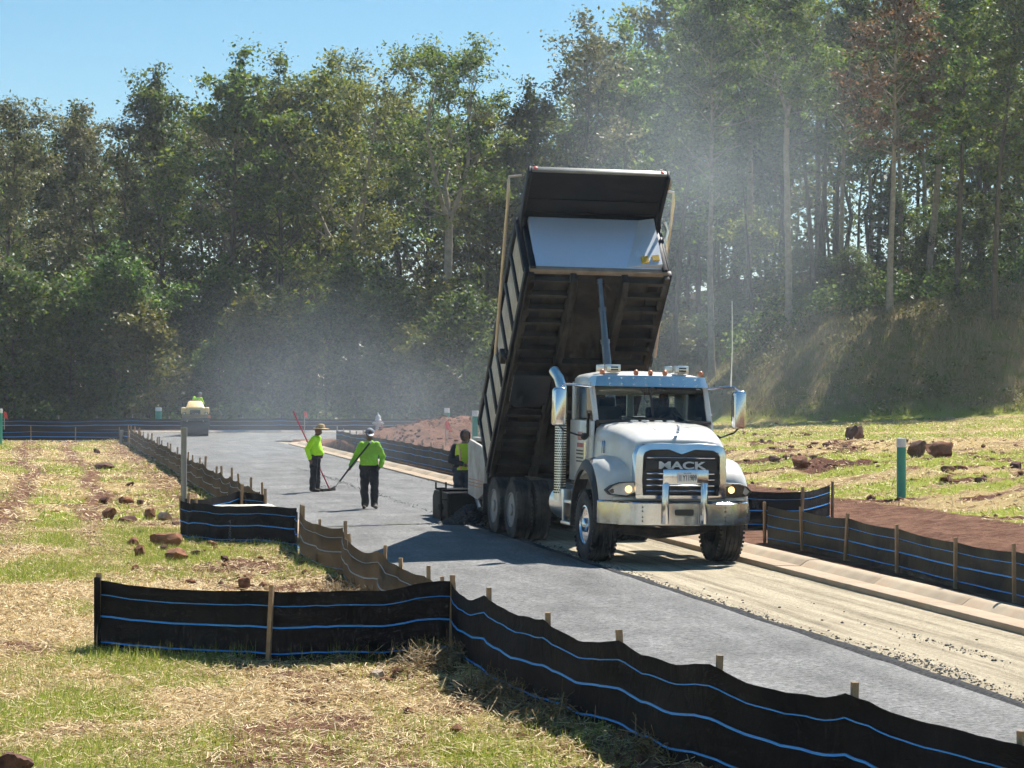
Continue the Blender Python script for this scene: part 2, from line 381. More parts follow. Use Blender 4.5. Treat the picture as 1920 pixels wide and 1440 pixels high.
# ------------------------------------------------------------------ road: gravel base, asphalt mat, kerbs
def road_obj(name, me, kind='structure'):
    o = link(name, me, None, (O[0], O[1], 0), (0, 0, TH)); tag(o, kind=kind); return o
def base_z(v): return .02-.02*np.abs(v)
def mat_z(v): return .062-.02*np.abs(v)
def gravel_material():
    m, t, b = newmat('compacted_gravel_base'); tc = nd(t, 'ShaderNodeTexCoord')
    def noise(sc, st=(1,1,1), det=6, ro=.6):
        mp = nd(t, 'ShaderNodeMapping'); mp.inputs['Scale'].default_value = st; t.links.new(tc.outputs['Object'], mp.inputs[0])
        n = nd(t, 'ShaderNodeTexNoise'); n.inputs['Scale'].default_value = sc; n.inputs['Detail'].default_value = det; n.inputs['Roughness'].default_value = ro; t.links.new(mp.outputs[0], n.inputs['Vector']); return n.outputs['Fac']
    track = noise(4.5, (1, .035, 1), 8, .7); blot = noise(.8); fine = noise(26, det=5, ro=.8); mid = noise(14)
    cr = nd(t, 'ShaderNodeValToRGB'); cr.color_ramp.elements[0].position = .40; cr.color_ramp.elements[1].position = .68
    cr.color_ramp.elements[0].color = (.19,.162,.117,1); cr.color_ramp.elements[1].color = (.52,.45,.33,1); e = cr.color_ramp.elements.new(.54); e.color = (.38,.325,.235,1)
    s = nd(t, 'ShaderNodeMath', operation='MULTIPLY_ADD'); t.links.new(track, s.inputs[0]); s.inputs[1].default_value = .8
    s2 = nd(t, 'ShaderNodeMath', operation='MULTIPLY_ADD'); t.links.new(blot, s2.inputs[0]); s2.inputs[1].default_value = .15
    s3 = nd(t, 'ShaderNodeMath', operation='MULTIPLY'); t.links.new(mid, s3.inputs[0]); s3.inputs[1].default_value = .15
    t.links.new(s3.outputs[0], s2.inputs[2]); t.links.new(s2.outputs[0], s.inputs[2]); t.links.new(s.outputs[0], cr.inputs[0])
    mx = nd(t, 'ShaderNodeMix', data_type='RGBA', blend_type='MULTIPLY'); mx.inputs['Factor'].default_value = .7; t.links.new(cr.outputs[0], mx.inputs['A'])
    r = nd(t, 'ShaderNodeMapRange'); r.inputs['From Min'].default_value = .3; r.inputs['From Max'].default_value = .7; r.inputs['To Min'].default_value = .45; r.inputs['To Max'].default_value = 1.5; t.links.new(fine, r.inputs['Value']); t.links.new(r.outputs[0], mx.inputs['B'])
    t.links.new(mx.outputs['Result'], b.inputs['Base Color']); b.inputs['Roughness'].default_value = .95; b.inputs['Specular IOR Level'].default_value = .03
    # tyre tread bars pressed in along two wheel paths
    sep = nd(t, 'ShaderNodeSeparateXYZ'); t.links.new(tc.outputs['Object'], sep.inputs[0])
    wv = nd(t, 'ShaderNodeTexWave', wave_type='BANDS', bands_direction='Y'); wv.inputs['Scale'].default_value = 3.2; wv.inputs['Distortion'].default_value = .8; t.links.new(tc.outputs['Object'], wv.inputs['Vector'])
    pk = nd(t, 'ShaderNodeMath', operation='GREATER_THAN'); t.links.new(noise(.9, (1.6,.12,1)), pk.inputs[0]); pk.inputs[1].default_value = .56
    pw = nd(t, 'ShaderNodeMath', operation='MULTIPLY'); t.links.new(wv.outputs['Fac'], pw.inputs[0]); t.links.new(pk.outputs[0], pw.inputs[1])
    hs = nd(t, 'ShaderNodeMath', operation='MULTIPLY_ADD'); t.links.new(pw.outputs[0], hs.inputs[0]); hs.inputs[1].default_value = -.35
    h2 = nd(t, 'ShaderNodeMath', operation='ADD'); t.links.new(fine, h2.inputs[0]); t.links.new(track, h2.inputs[1]); t.links.new(h2.outputs[0], hs.inputs[2])
    bp = nd(t, 'ShaderNodeBump'); bp.inputs['Strength'].default_value = .8; bp.inputs['Distance'].default_value = .03; t.links.new(hs.outputs[0], bp.inputs['Height']); t.links.new(bp.outputs[0], b.inputs['Normal'])
    return m
def asphalt_material():
    m, t, b = newmat('fresh_asphalt'); tc = nd(t, 'ShaderNodeTexCoord')
    def noise(sc, st=(1,1,1), det=4, ro=.6):
        mp = nd(t, 'ShaderNodeMapping'); mp.inputs['Scale'].default_value = st; t.links.new(tc.outputs['Object'], mp.inputs[0])
        n = nd(t, 'ShaderNodeTexNoise'); n.inputs['Scale'].default_value = sc; n.inputs['Detail'].default_value = det; n.inputs['Roughness'].default_value = ro; t.links.new(mp.outputs[0], n.inputs['Vector']); return n.outputs['Fac']
    ag = noise(17, det=6, ro=.9); st = noise(1.6, (1,.15,1), 5); bl = noise(.7)
    cr = nd(t, 'ShaderNodeValToRGB'); cr.color_ramp.elements[0].position = .33; cr.color_ramp.elements[1].position = .68
    cr.color_ramp.elements[0].color = (.022,.022,.022,1); cr.color_ramp.elements[1].color = (.33,.325,.315,1); t.links.new(ag, cr.inputs[0])
    mx = nd(t, 'ShaderNodeMix', data_type='RGBA', blend_type='MULTIPLY'); mx.inputs['Factor'].default_value = .8; t.links.new(cr.outputs[0], mx.inputs['A'])
    s = nd(t, 'ShaderNodeMath', operation='ADD'); t.links.new(st, s.inputs[0]); t.links.new(bl, s.inputs[1])
    r = nd(t, 'ShaderNodeMapRange'); r.inputs['From Min'].default_value = .7; r.inputs['From Max'].default_value = 1.3; r.inputs['To Min'].default_value = .62; r.inputs['To Max'].default_value = 1.42; t.links.new(s.outputs[0], r.inputs['Value']); t.links.new(r.outputs[0], mx.inputs['B'])
    t.links.new(mx.outputs['Result'], b.inputs['Base Color']); b.inputs['Specular IOR Level'].default_value = .04
    r2 = nd(t, 'ShaderNodeMapRange'); r2.inputs['To Min'].default_value = .5; r2.inputs['To Max'].default_value = .8; t.links.new(ag, r2.inputs['Value']); t.links.new(r2.outputs[0], b.inputs['Roughness'])
    bp = nd(t, 'ShaderNodeBump'); bp.inputs['Strength'].default_value = .85; bp.inputs['Distance'].default_value = .012; t.links.new(ag, bp.inputs['Height']); t.links.new(bp.outputs[0], b.inputs['Normal'])
    return m
M_gravel = gravel_material(); M_asph = asphalt_material()
M_crumb = pm('loose_black_asphalt', (.022,.022,.024), .55, var=.5, scale=30, bump=.8, bscale=90)
M_loose = pm('loose_grey_asphalt_mix', (.055,.055,.056), .9, var=.7, scale=22, bump=1., bscale=40, spec=.04, detail=8)
M_conc = pm('tan_concrete', (.38,.305,.21), .85, var=.16, scale=3, bump=.35, bscale=70, dirt=(.40,.22,.12), dscale=1.2, damt=.55)
vv = np.linspace(-.6, 3.3, 40); uu = np.concatenate([np.arange(-24, 14, .2), np.arange(14, 74, 1.)])
A, B = np.meshgrid(vv, uu, indexing='ij')
Zb = base_z(A)+.018*(fbm(A*1.6, B*.25, 81, 4)-.5)+.010*(fbm(A*6, B*3, 83, 3)-.5)
road_obj('gravel_road_base', grid_mesh('gravel_road_base', np.stack([A, B, Zb], -1), M_gravel))
def mat_sheet(name, v0, v1, u0, u1, dz, rag):
    us = np.arange(u0, u1, .12 if rag else .6)
    e = np.zeros_like(us)
    rows = []
    v0 = np.maximum(v0, fence_v(us)+.35)
    hi = v1+(.05*(fbm(us*1.7, us*0, 85, 4)-.5) if rag else 0*us)
    for f in np.linspace(0, 1, 9): rows.append((v0+(hi-v0)*f, mat_z(v0+(hi-v0)*f)+dz+.006*(fbm(us*.8, us*0+f*6, 87, 3)-.5)))
    if rag:
        spill = .26+.26*np.clip(fbm(us*.5, us*0+3, 89, 4)-.35, 0, 1)
        rows.append((hi+.010, mat_z(hi)-.030+dz)); rows.append((hi+.03, base_z(hi)+.012)); rows.append((hi+.09, base_z(hi)+.030+.014*fbm(us*6, us*0, 90, 2))); rows.append((hi+spill*.65, base_z(hi)+.024+.016*fbm(us*8, us*0+4, 91, 2))); rows.append((hi+spill*(.85+.3*fbm(us*9, us*0+8, 93, 2)), base_z(hi)-.015))
    P = np.stack([np.stack([r[0]+0*us, us, r[1]+0*us], -1) for r in rows], 0)
    me = grid_mesh(name, P, [M_asph, M_loose, M_crumb])
    if rag:
        n = len(us)-1; mi = np.zeros(len(me.polygons), np.int32); mi[10*n:] = 1; mi[8*n:10*n] = 2; me.polygons.foreach_set('material_index', mi)
    return road_obj(name, me)
mat_sheet('asphalt_lane', -3.0, 0.0, -24, 10.3, 0, True)
mat_sheet('asphalt_road', -3.0, 2.68, 10.3, 73.4, .004, False)
# cross street at the far end
xs = np.linspace(-75, 20, 60); ys = np.linspace(XS-.1, XN+.1, 12); A, B = np.meshgrid(xs, ys, indexing='ij')
tag(link('asphalt_cross_street', grid_mesh('asphalt_cross_street', np.stack([A, B, .012+0*A], -1), M_asph)), kind='structure')
CURB = [(2.70,-.12),(2.70,.05),(3.10,.035),(3.20,.105),(3.25,.125),(3.42,.125),(3.44,-.12)]
def curb_run(name, n, L=3.05, flip=1):
    mb = MB(); prof = [(x*flip, z) for x, z in CURB]; seglen = L-.008
    mb.prism(prof, 0, seglen, 'y'); me = mb.mesh('curb_segment', M_conc, 40, bevel=.006)
    f = MB(); f.prism([(flip*2.75,-.3),(flip*2.75,-.02),(flip*3.38,-.02),(flip*3.38,-.3)], 0, n*L, 'y'); par = f.build(name, M_conc)
    tag(par, kind='structure')
    for i in range(n): link('curb_segment', me, par, (random.uniform(-.004, .004), i*L+.007, random.uniform(-.006, .004)))
    return par
c = curb_run('curb', 29); c.location = (*uv2w(-22, 0), 0); c.rotation_euler = (0,0,TH)
c = curb_run('curb', 24, flip=-1); c.location = (*uv2w(-8, -.32), 0); c.rotation_euler = (0,0,TH)
c = curb_run('curb', 30); c.location = (16, XN-2.7, -.02); c.rotation_euler = (0,0,PI/2)
# rounded kerb return at the far right corner
mb = MB(); ring = []
p0 = uv2w(66.45, 0); 
for k in range(9):
    a = k/8*R(78); rings = []
    for (x, z) in CURB:
        r = 7.0-(x-2.7); cx = 2.7+7.0
        v = cx-r*math.cos(a); u = 66.45+r*math.sin(a)
        q = uv2w(u, v); rings.append((q[0], q[1], z))
    ring.append(rings)
mb.loft(ring); tag(mb.build('curb_return', M_conc, bevel=0), kind='structure')

# ------------------------------------------------------------------ scattered stuff
def scatter(n, x0, x1, y0, y1, rng):
    return rng.uniform(x0, x1, n), rng.uniform(y0, y1, n)
def on_left(x, y):
    u, v = w2uv(x, y); return (v < fence_v(u)-.05) & ~((u > -12.5) & (u < 6) & (v > -3.75))
def blades(name, x, y, L, wd, lean, mat, rng, z0=None):
    n = len(x); z = ground_h(x, y) if z0 is None else z0
    a = rng.uniform(0, 2*PI, n); t = rng.uniform(0, 2*PI, n); l = lean*rng.random(n)
    b = np.stack([x, y, z-.01], -1); s = np.stack([np.cos(a), np.sin(a), 0*a], -1)*(wd/2)[:,None]
    tip = b+np.stack([np.cos(t)*np.sin(l)*L, np.sin(t)*np.sin(l)*L, np.cos(l)*L], -1)
    return np_mesh(name, np.stack([b-s, b+s, tip], 1), 3, mat)
def straws(name, x, y, L, wd, mat, rng, lift=.03, tilt=.25):
    n = len(x); z = ground_h(x, y)+.006+lift*rng.random(n)**2
    a = rng.uniform(0, 2*PI, n); p = rng.normal(0, tilt, n)
    d = np.stack([np.cos(a)*np.cos(p), np.sin(a)*np.cos(p), np.sin(p)], -1)*(L/2)[:,None]
    s = np.stack([-np.sin(a), np.cos(a), .5*rng.normal(size=n)], -1)*(wd/2)[:,None]
    c0 = np.stack([x, y, z], -1); c0[:,2] += np.abs(d[:,2])*.8
    return np_mesh(name, np.stack([c0-d-s, c0+d-s, c0+d+s, c0-d+s], 1), 4, mat)
M_blade = thin_mat('young_grass_blades', [(.13,.19,.025),(.25,.33,.04),(.38,.42,.07),(.50,.48,.12)], .5)
M_straw = thin_mat('straw_mulch', [(.22,.13,.055),(.48,.34,.155),(.72,.55,.29),(.86,.72,.44)], .25)
M_dry = thin_mat('dry_bank_grass', [(.16,.12,.065),(.26,.205,.11),(.21,.205,.075),(.40,.32,.175)], .35)
M_weed = thin_mat('dark_green_weeds', [(.03,.055,.012),(.06,.09,.02),(.10,.13,.03)], .4)
rng = np.random.default_rng(21)
def masked(n, x0, x1, y0, y1, which, side, power=1.):
    x, y = scatter(n, x0, x1, y0, y1, rng); g, s, c = cover(x, y)
    k = {'g': g, 's': s, 'c': c}[which]; keep = rng.random(n) < k**power
    u, v = w2uv(x, y)
    keep &= on_left(x, y) if side == 'l' else (v > 4.2)
    return x[keep], y[keep]
parts = []
for (n, x0, x1, y0, y1, L, wd) in ((300000, -7, 3.4, 14.5, 27, .085, .0065), (190000, -10, -2.5, 27, 45, .095, .011), (90000, -26, -5, 45, 108, .12, .022)):
    x, y = masked(n, x0, x1, y0, y1, 'g', 'l'); l = L*(.5+rng.random(len(x))); parts.append((x, y, l, wd*(.7+.6*rng.random(len(x)))))
x, y = masked(110000, 4, 34, 46, 122, 'g', 'r'); parts.append((x, y, .11*(.5+rng.random(len(x))), .022+0*x))
# taller fringe against the near fence
xf = rng.uniform(-4.3, -.7, 900); yf = 23.3-.1*(xf+2.5)**2*.2-.12-.25*rng.random(900); parts.append((xf, yf, .1+.13*rng.random(900), .008+0*xf))
X, Y, L, W_ = [np.concatenate([p[i] for p in parts]) for i in range(4)]
tag(link('grass', blades('grass', X, Y, L, W_, .7, M_blade, rng)), 'short bright green grass sprouting in patches over the field', 'grass', kind='stuff')
parts = []
for (n, x0, x1, y0, y1, L, wd) in ((230000, -7, 3.4, 14.5, 27, .085, .0065), (150000, -10, -2.5, 27, 45, .10, .010), (70000, -26, -5, 45, 108, .15, .024)):
    x, y = masked(n, x0, x1, y0, y1, 's', 'l', .8); l = L*(.4+.9*rng.random(len(x))); parts.append((x, y, l, wd*(.7+.6*rng.random(len(x)))))
x, y = masked(110000, 4, 34, 40, 122, 's', 'r'); parts.append((x, y, .13*(.5+rng.random(len(x))), .022+0*x))
X, Y, L, W_ = [np.concatenate([p[i] for p in parts]) for i in range(4)]
tag(link('straw_mulch', straws('straw_mulch', X, Y, L, W_, M_straw, rng)), 'scattered pale straw mulch over the seeded ground', 'straw', kind='stuff')
# heaped straw clumps along the toe of the left fence
parts = []
for k in range(26):
    u = rng.uniform(-17.5, -3); d = rng.uniform(.15, .8); q = uv2w(u, float(fence_v(np.array(u)))-d)
    n = rng.integers(150, 420); parts.append((q[0]+rng.normal(0, .2, n), q[1]+rng.normal(0, .22, n)))
X = np.concatenate([p[0] for p in parts]); Y = np.concatenate([p[1] for p in parts]); k = on_left(X, Y); X = X[k]; Y = Y[k]
tag(link('straw_clumps', straws('straw_clumps', X, Y, .16*(.5+rng.random(len(X))), .007+0*X, thin_mat('dull_straw', [(.12,.075,.035),(.26,.18,.08),(.36,.27,.14)], .2), rng, lift=.13, tilt=.5)), 'heaps of dull straw along the toe of the silt fence', 'straw', kind='stuff')
# bank grass
n = 60000; x = rng.uniform(5, 42, n); y = rng.uniform(117, 150, n); bz = bank(x, y); k = (bz > .25) & (bz < 8.5) & (rng.random(n) < np.where(y > 131, .35, 1)); x = x[k]; y = y[k]
tag(link('bank_grass', blades('bank_grass', x, y, .18+.32*rng.random(len(x)), .05+0*x, .8, M_dry, rng)), 'rough dry grass and weeds covering the cut bank', 'grass', kind='stuff')
# clods
def clod_mesh(name, x, y, r, mat, rng, lift=.25, zf=None):
    ico = bmesh.new(); bmesh.ops.create_icosphere(ico, subdivisions=1, radius=1); bv = np.array([v.co for v in ico.verts]); bf = np.array([[v.index for v in f.verts] for f in ico.faces]); ico.free()
    n = len(x); z = ground_h(x, y) if zf is None else zf
    P = bv[None]*(1+.35*(rng.random((n, len(bv), 1))-.5)*2)*r[:,None,None]*np.stack([.8+.6*rng.random(n), .8+.6*rng.random(n), .5+.4*rng.random(n)], -1)[:,None,:]
    P[...,0] += x[:,None]; P[...,1] += y[:,None]; P[...,2] += (z+r*lift)[:,None]
    Fv = P[:, bf]                        # n,20,3,3
    return np_mesh(name, Fv.reshape(-1, 3), 3, mat)
M_clod = pm('red_clay_clods', (.15,.07,.045), .95, var=.45, scale=6, spec=.1)
x, y = masked(15000, 4, 30, 40, 105, 'c', 'r'); r = .018+.10*rng.random(len(x))**4
x2 = []; 
for k in range(900):
    u = rng.uniform(-18, 8); d = abs(rng.normal(.5, .9))+.1; q = uv2w(u, float(fence_v(np.array(u)))-d)
    if on_left(np.array(q[0]), np.array(q[1])): x2.append(q)
mx_, my_ = rng.normal(-2.2, 2.6, 900), rng.normal(89, 3.2, 900); x = np.concatenate([x, mx_]); y = np.concatenate([y, my_]); r = np.concatenate([r, .025+.07*rng.random(900)**3])
x2 = np.array(x2); x = np.concatenate([x, x2[:,0]]); y = np.concatenate([y, x2[:,1]]); r = np.concatenate([r, .012+.05*rng.random(len(x2))**4])
tag(link('soil_clods', clod_mesh('soil_clods', x, y, r, M_clod, rng)), 'small red clay clods scattered over the churned soil', 'soil', kind='stuff')
# asphalt crumbs along the mat edge and spilled on the base
U_, V_ = [], []
u = rng.uniform(-22, 9, 6000); U_.append(u); V_.append(.08+np.abs(rng.normal(0, .17, 6000)))
for (cu, cv, su, sv, n) in ((-12.2, .50, .8, .09, 420), (-10.5, 1.35, .8, .07, 130), (-9, 1.0, 3, .5, 60), (-14.5, 1.9, .5, .12, 90)):
    U_.append(rng.normal(cu, su, n)); V_.append(rng.normal(cv, sv, n))
nb = sum(len(a) for a in U_)
for (cu, cv, su, sv, n) in ((26, -.05, 9, .07, 900), (25.5, -.7, .5, .35, 260), (30, .9, .4, .9, 140), (20, .9, 5, .25, 110)):
    U_.append(rng.normal(cu, su, n)); V_.append(rng.normal(cv, sv, n))
U_ = np.concatenate(U_); V_ = np.concatenate(V_); r = .004+.012*rng.random(len(U_))**4
zf = np.where(np.arange(len(U_)) < nb, base_z(V_)+.005, mat_z(V_)+.004)
xw = O[0]-U_*math.sin(TH)+V_*math.cos(TH); yw = O[1]+U_*math.cos(TH)+V_*math.sin(TH)
tag(link('asphalt_crumbs', clod_mesh('asphalt_crumbs', xw, yw, r, M_crumb, rng, .3, zf)), 'loose black asphalt crumbs along the edge of the new mat', 'asphalt crumbs', kind='stuff')

# ------------------------------------------------------------------ rocks
def rock_mesh(seed, mat, flat=.7):
    bm = bmesh.new(); bmesh.ops.create_icosphere(bm, subdivisions=3, radius=1)
    r = np.random.default_rng(seed)
    planes = [(Vector(r.normal(size=3)).normalized(), r.uniform(.45, .85)) for _ in range(11)]
    for v in bm.verts:
        p = v.co.copy()
        for nrm, dd in planes:
            k = p.dot(nrm)
            if k > dd: p -= nrm*(k-dd)*.92
        q = p.normalized()*4
        p *= 1+.16*(fbm(np.array([q.x*.8+seed]), np.array([q.y*.8+q.z]), 5, 4)[0]-.5)
        v.co = p*(1+.045*r.normal())
    bm.faces.ensure_lookup_table()
    me = bpy.data.meshes.new('rock'); bm.to_mesh(me); bm.free(); me.materials.append(mat)
    me.shade_smooth(); me.set_sharp_from_angle(angle=R(24)); return me
M_rock = pm('red_brown_rock', (.19,.085,.048), .9, var=.4, scale=2.2, bump=.6, bscale=9, dirt=(.36,.17,.09), dscale=1.3, damt=.7, spec=.2)
M_rockd = pm('dark_maroon_rock', (.10,.052,.042), .9, var=.4, scale=2.5, bump=.6, bscale=9, dirt=(.22,.10,.06), dscale=1.5, damt=.6, spec=.2)
M_rockp = pm('pale_buff_rock', (.46,.36,.26), .9, var=.3, scale=2.2, bump=.5, bscale=9, spec=.2)
RM = {k: [rock_mesh(s, m) for s in (1, 2, 3, 4)] for k, m in (('r', M_rock), ('d', M_rockd), ('p', M_rockp))}
def rock(x, y, wpx, asp, k, shp, label, hint=0):
    X, Y = px(x, y)
    for _ in range(6):
        z = gz(X, Y); X, Y = px(x, y, z)
    wd = wpx/(FPX/Y)
    o = link('rock', RM[k][shp]); o.location = (X, Y+wd*.3, gz(X, Y+wd*.3)+wd*asp*.40); o.scale = (wd*.58, wd*.5, wd*asp*.68); o.rotation_euler = (random.uniform(-.1,.1), random.uniform(-.1,.1), random.uniform(0, 6.28))
    tag(o, label, 'rock', 'rocks on the seeded ground')
for a in (
 (308,1029,64,.52,'r',0,'largest flat-topped brown rock left of the corner of the silt fence'),
 (251,1026,24,.85,'r',1,'brown rock just left of the largest flat-topped rock'),
 (262,1047,24,1.1,'r',2,'upright pointed brown rock below and left of the largest flat rock'),
 (324,1054,50,.55,'r',3,'wide reddish rock in front of the largest flat rock'),
 (308,1033,17,.8,'d',2,'small rock leaning on the front of the largest flat rock'),
 (202,975,33,.75,'r',1,'knobbly reddish rock, largest of the scattered row in the left field'),
 (232,982,42,.4,'d',3,'low dark crumbling rock right of the knobbly reddish rock'),
 (279,975,29,.75,'r',0,'blocky red rock beside a paler rock in the left field'),
 (310,977,32,.6,'p',3,'paler tan rock beside the blocky red rock'),
 (236,947,27,.6,'r',2,'rounded red rock, middle of the upper row of three in the left field'),
 (194,945,22,.65,'d',1,'dark rock, leftmost of the upper row of three in the left field'),
 (262,946,19,.5,'d',0,'dark rock, rightmost of the upper row of three in the left field'),
 (190,880,44,.3,'d',3,'long flat dark rock lying far up the left field'),
 (181,850,12,.8,'d',2,'small dark rock, farthest up the left field near the dirt rut'),
 (243,912,18,.5,'d',1,'small dark clod-like rock beside the churned edge of the left field'),
 (398,1028,27,.7,'r',3,'red rock against the foot of the black fence below its lowest blue line'),
 (379,1026,17,.6,'d',2,'small dark rock touching the red rock at the fence foot'),
 (366,1046,17,.7,'d',0,'small dark rock in front of the black fence corner'),
 (380,1041,14,.7,'r',1,'small peaked rock in front of the black fence corner'),
 (357,1097,24,.6,'r',2,'half-buried red rock just above the near fence panel'),
 (458,1102,29,1.0,'r',0,'upright red-brown rock just above the near fence panel'),
 (251,1070,15,.8,'r',3,'small peaked rock alone on the grass left of the near fence'),
 (419,1053,15,.7,'d',1,'tiny dark rock amid straw right of the fence corner'),
 (388,1060,15,.7,'d',3,'tiny dark rock amid straw below the fence corner'),
 (419,1063,13,.6,'r',2,'tiny red rock amid straw, lowest of the fence corner cluster'),
 (485,1052,18,.5,'r',1,'low red rock in the churned soil beside the brown fence run'),
 (101,825,9,.8,'p',0,'small pale rock at the foot of the far left fence'),
 (710,1275,34,.55,'p',2,'pale buff rock in front of the near fence panel'),
 (5,1470,90,.65,'d',1,'large dark rock cut off by the bottom left corner'),
 (330,985,20,.5,'d',1,'small dark rock beneath the paler tan rock'),
 (1604,829,48,.62,'d',0,'big maroon boulder alone on the right field'),
 (1762,866,58,.62,'r',3,'broad red boulder right of the teal pipe stub'),
 (1722,862,44,.75,'d',1,'dark boulder half hidden behind the teal pipe stub'),
 (1798,868,36,.35,'r',0,'low red rock at the right end of the boulder group'),
 (1908,885,25,.75,'d',2,'round dark rock near the right edge of the field'),
 (1500,897,40,.65,'r',1,'reddish rock at the crumbling edge of the right field beside the truck'),
 (1525,889,18,.7,'d',3,'small dark rock right of the reddish rock at the field edge'),
 (1778,888,26,.6,'d',0,'dark clod-like rock below the boulder group'),
 (1838,932,26,.6,'d',2,'dark rock at the edge of the red dirt track on the right'),
 (1550,842,14,.6,'d',1,'small dark rock left of the big maroon boulder'),
 (1410,800,10,.5,'d',0,'tiny dark rock beside the right truck mirror'),
 (1453,874,26,.5,'d',2,'dark rock on the churned bank just right of the truck hood'),
): rock(*a)

# ------------------------------------------------------------------ silt fences
def fabric_material(name, c1, c2, trans):
    m, t, b = newmat(name); out = t.nodes['Material Output']; tc = nd(t, 'ShaderNodeTexCoord')
    n = nd(t, 'ShaderNodeTexNoise'); n.inputs['Scale'].default_value = 1.3; n.inputs['Detail'].default_value = 7; t.links.new(tc.outputs['Object'], n.inputs['Vector'])
    cr = nd(t, 'ShaderNodeValToRGB'); cr.color_ramp.elements[0].position = .35; cr.color_ramp.elements[1].position = .7
    cr.color_ramp.elements[0].color = (*c1, 1); cr.color_ramp.elements[1].color = (*c2, 1); t.links.new(n.outputs['Fac'], cr.inputs[0])
    t.links.new(cr.outputs[0], b.inputs['Base Color']); b.inputs['Roughness'].default_value = .7; b.inputs['Specular IOR Level'].default_value = .08
    wv = nd(t, 'ShaderNodeTexNoise'); wv.inputs['Scale'].default_value = 130; t.links.new(tc.outputs['Object'], wv.inputs['Vector'])
    fo2 = nd(t, 'ShaderNodeTexNoise'); fo2.inputs['Scale'].default_value = 3.5; fo2.inputs['Detail'].default_value = 3; fo2.inputs['Distortion'].default_value = 1.2; t.links.new(tc.outputs['Object'], fo2.inputs['Vector'])
    mp = nd(t, 'ShaderNodeMapping'); mp.inputs['Scale'].default_value = (.25,.25,1); t.links.new(tc.outputs['Object'], mp.inputs[0]); t.links.new(mp.outputs[0], wv.inputs['Vector'])
    bp = nd(t, 'ShaderNodeBump'); bp.inputs['Strength'].default_value = .5; bp.inputs['Distance'].default_value = .006; t.links.new(wv.outputs['Fac'], bp.inputs['Height'])
    bp2 = nd(t, 'ShaderNodeBump'); bp2.inputs['Strength'].default_value = .3; bp2.inputs['Distance'].default_value = .08; t.links.new(fo2.outputs['Fac'], bp2.inputs['Height']); t.links.new(bp.outputs[0], bp2.inputs['Normal']); t.links.new(bp2.outputs[0], b.inputs['Normal'])
    tl = nd(t, 'ShaderNodeBsdfTranslucent'); t.links.new(cr.outputs[0], tl.inputs[0])
    mx = nd(t, 'ShaderNodeMixShader'); mx.inputs[0].default_value = trans; t.links.new(b.outputs[0], mx.inputs[1]); t.links.new(tl.outputs[0], mx.inputs[2]); t.links.new(mx.outputs[0], out.inputs['Surface'])
    return m
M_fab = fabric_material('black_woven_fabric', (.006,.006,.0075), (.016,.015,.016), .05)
M_fabb = fabric_material('brown_woven_fabric', (.040,.031,.020), (.075,.058,.038), .38)  # brown cloth mottled by noise, more translucent than the black
M_fabo = fabric_material('olive_woven_fabric', (.020,.022,.022), (.062,.058,.042), .2)  # olive-grey cloth mottled by noise, translucency between the black and the brown
M_blue = pm('blue_fabric_band', (.02,.33,.90), .5, var=.1)
M_bluep = pm('faded_grey_blue_band', (.30,.36,.42), .6, var=.15)
M_wood = pm('weathered_pine_stake', (.36,.235,.13), .85, var=.3, scale=8, bump=.4, bscale=40)
M_woodg = pm('grey_wood_stake', (.34,.30,.26), .85, var=.3, scale=8)
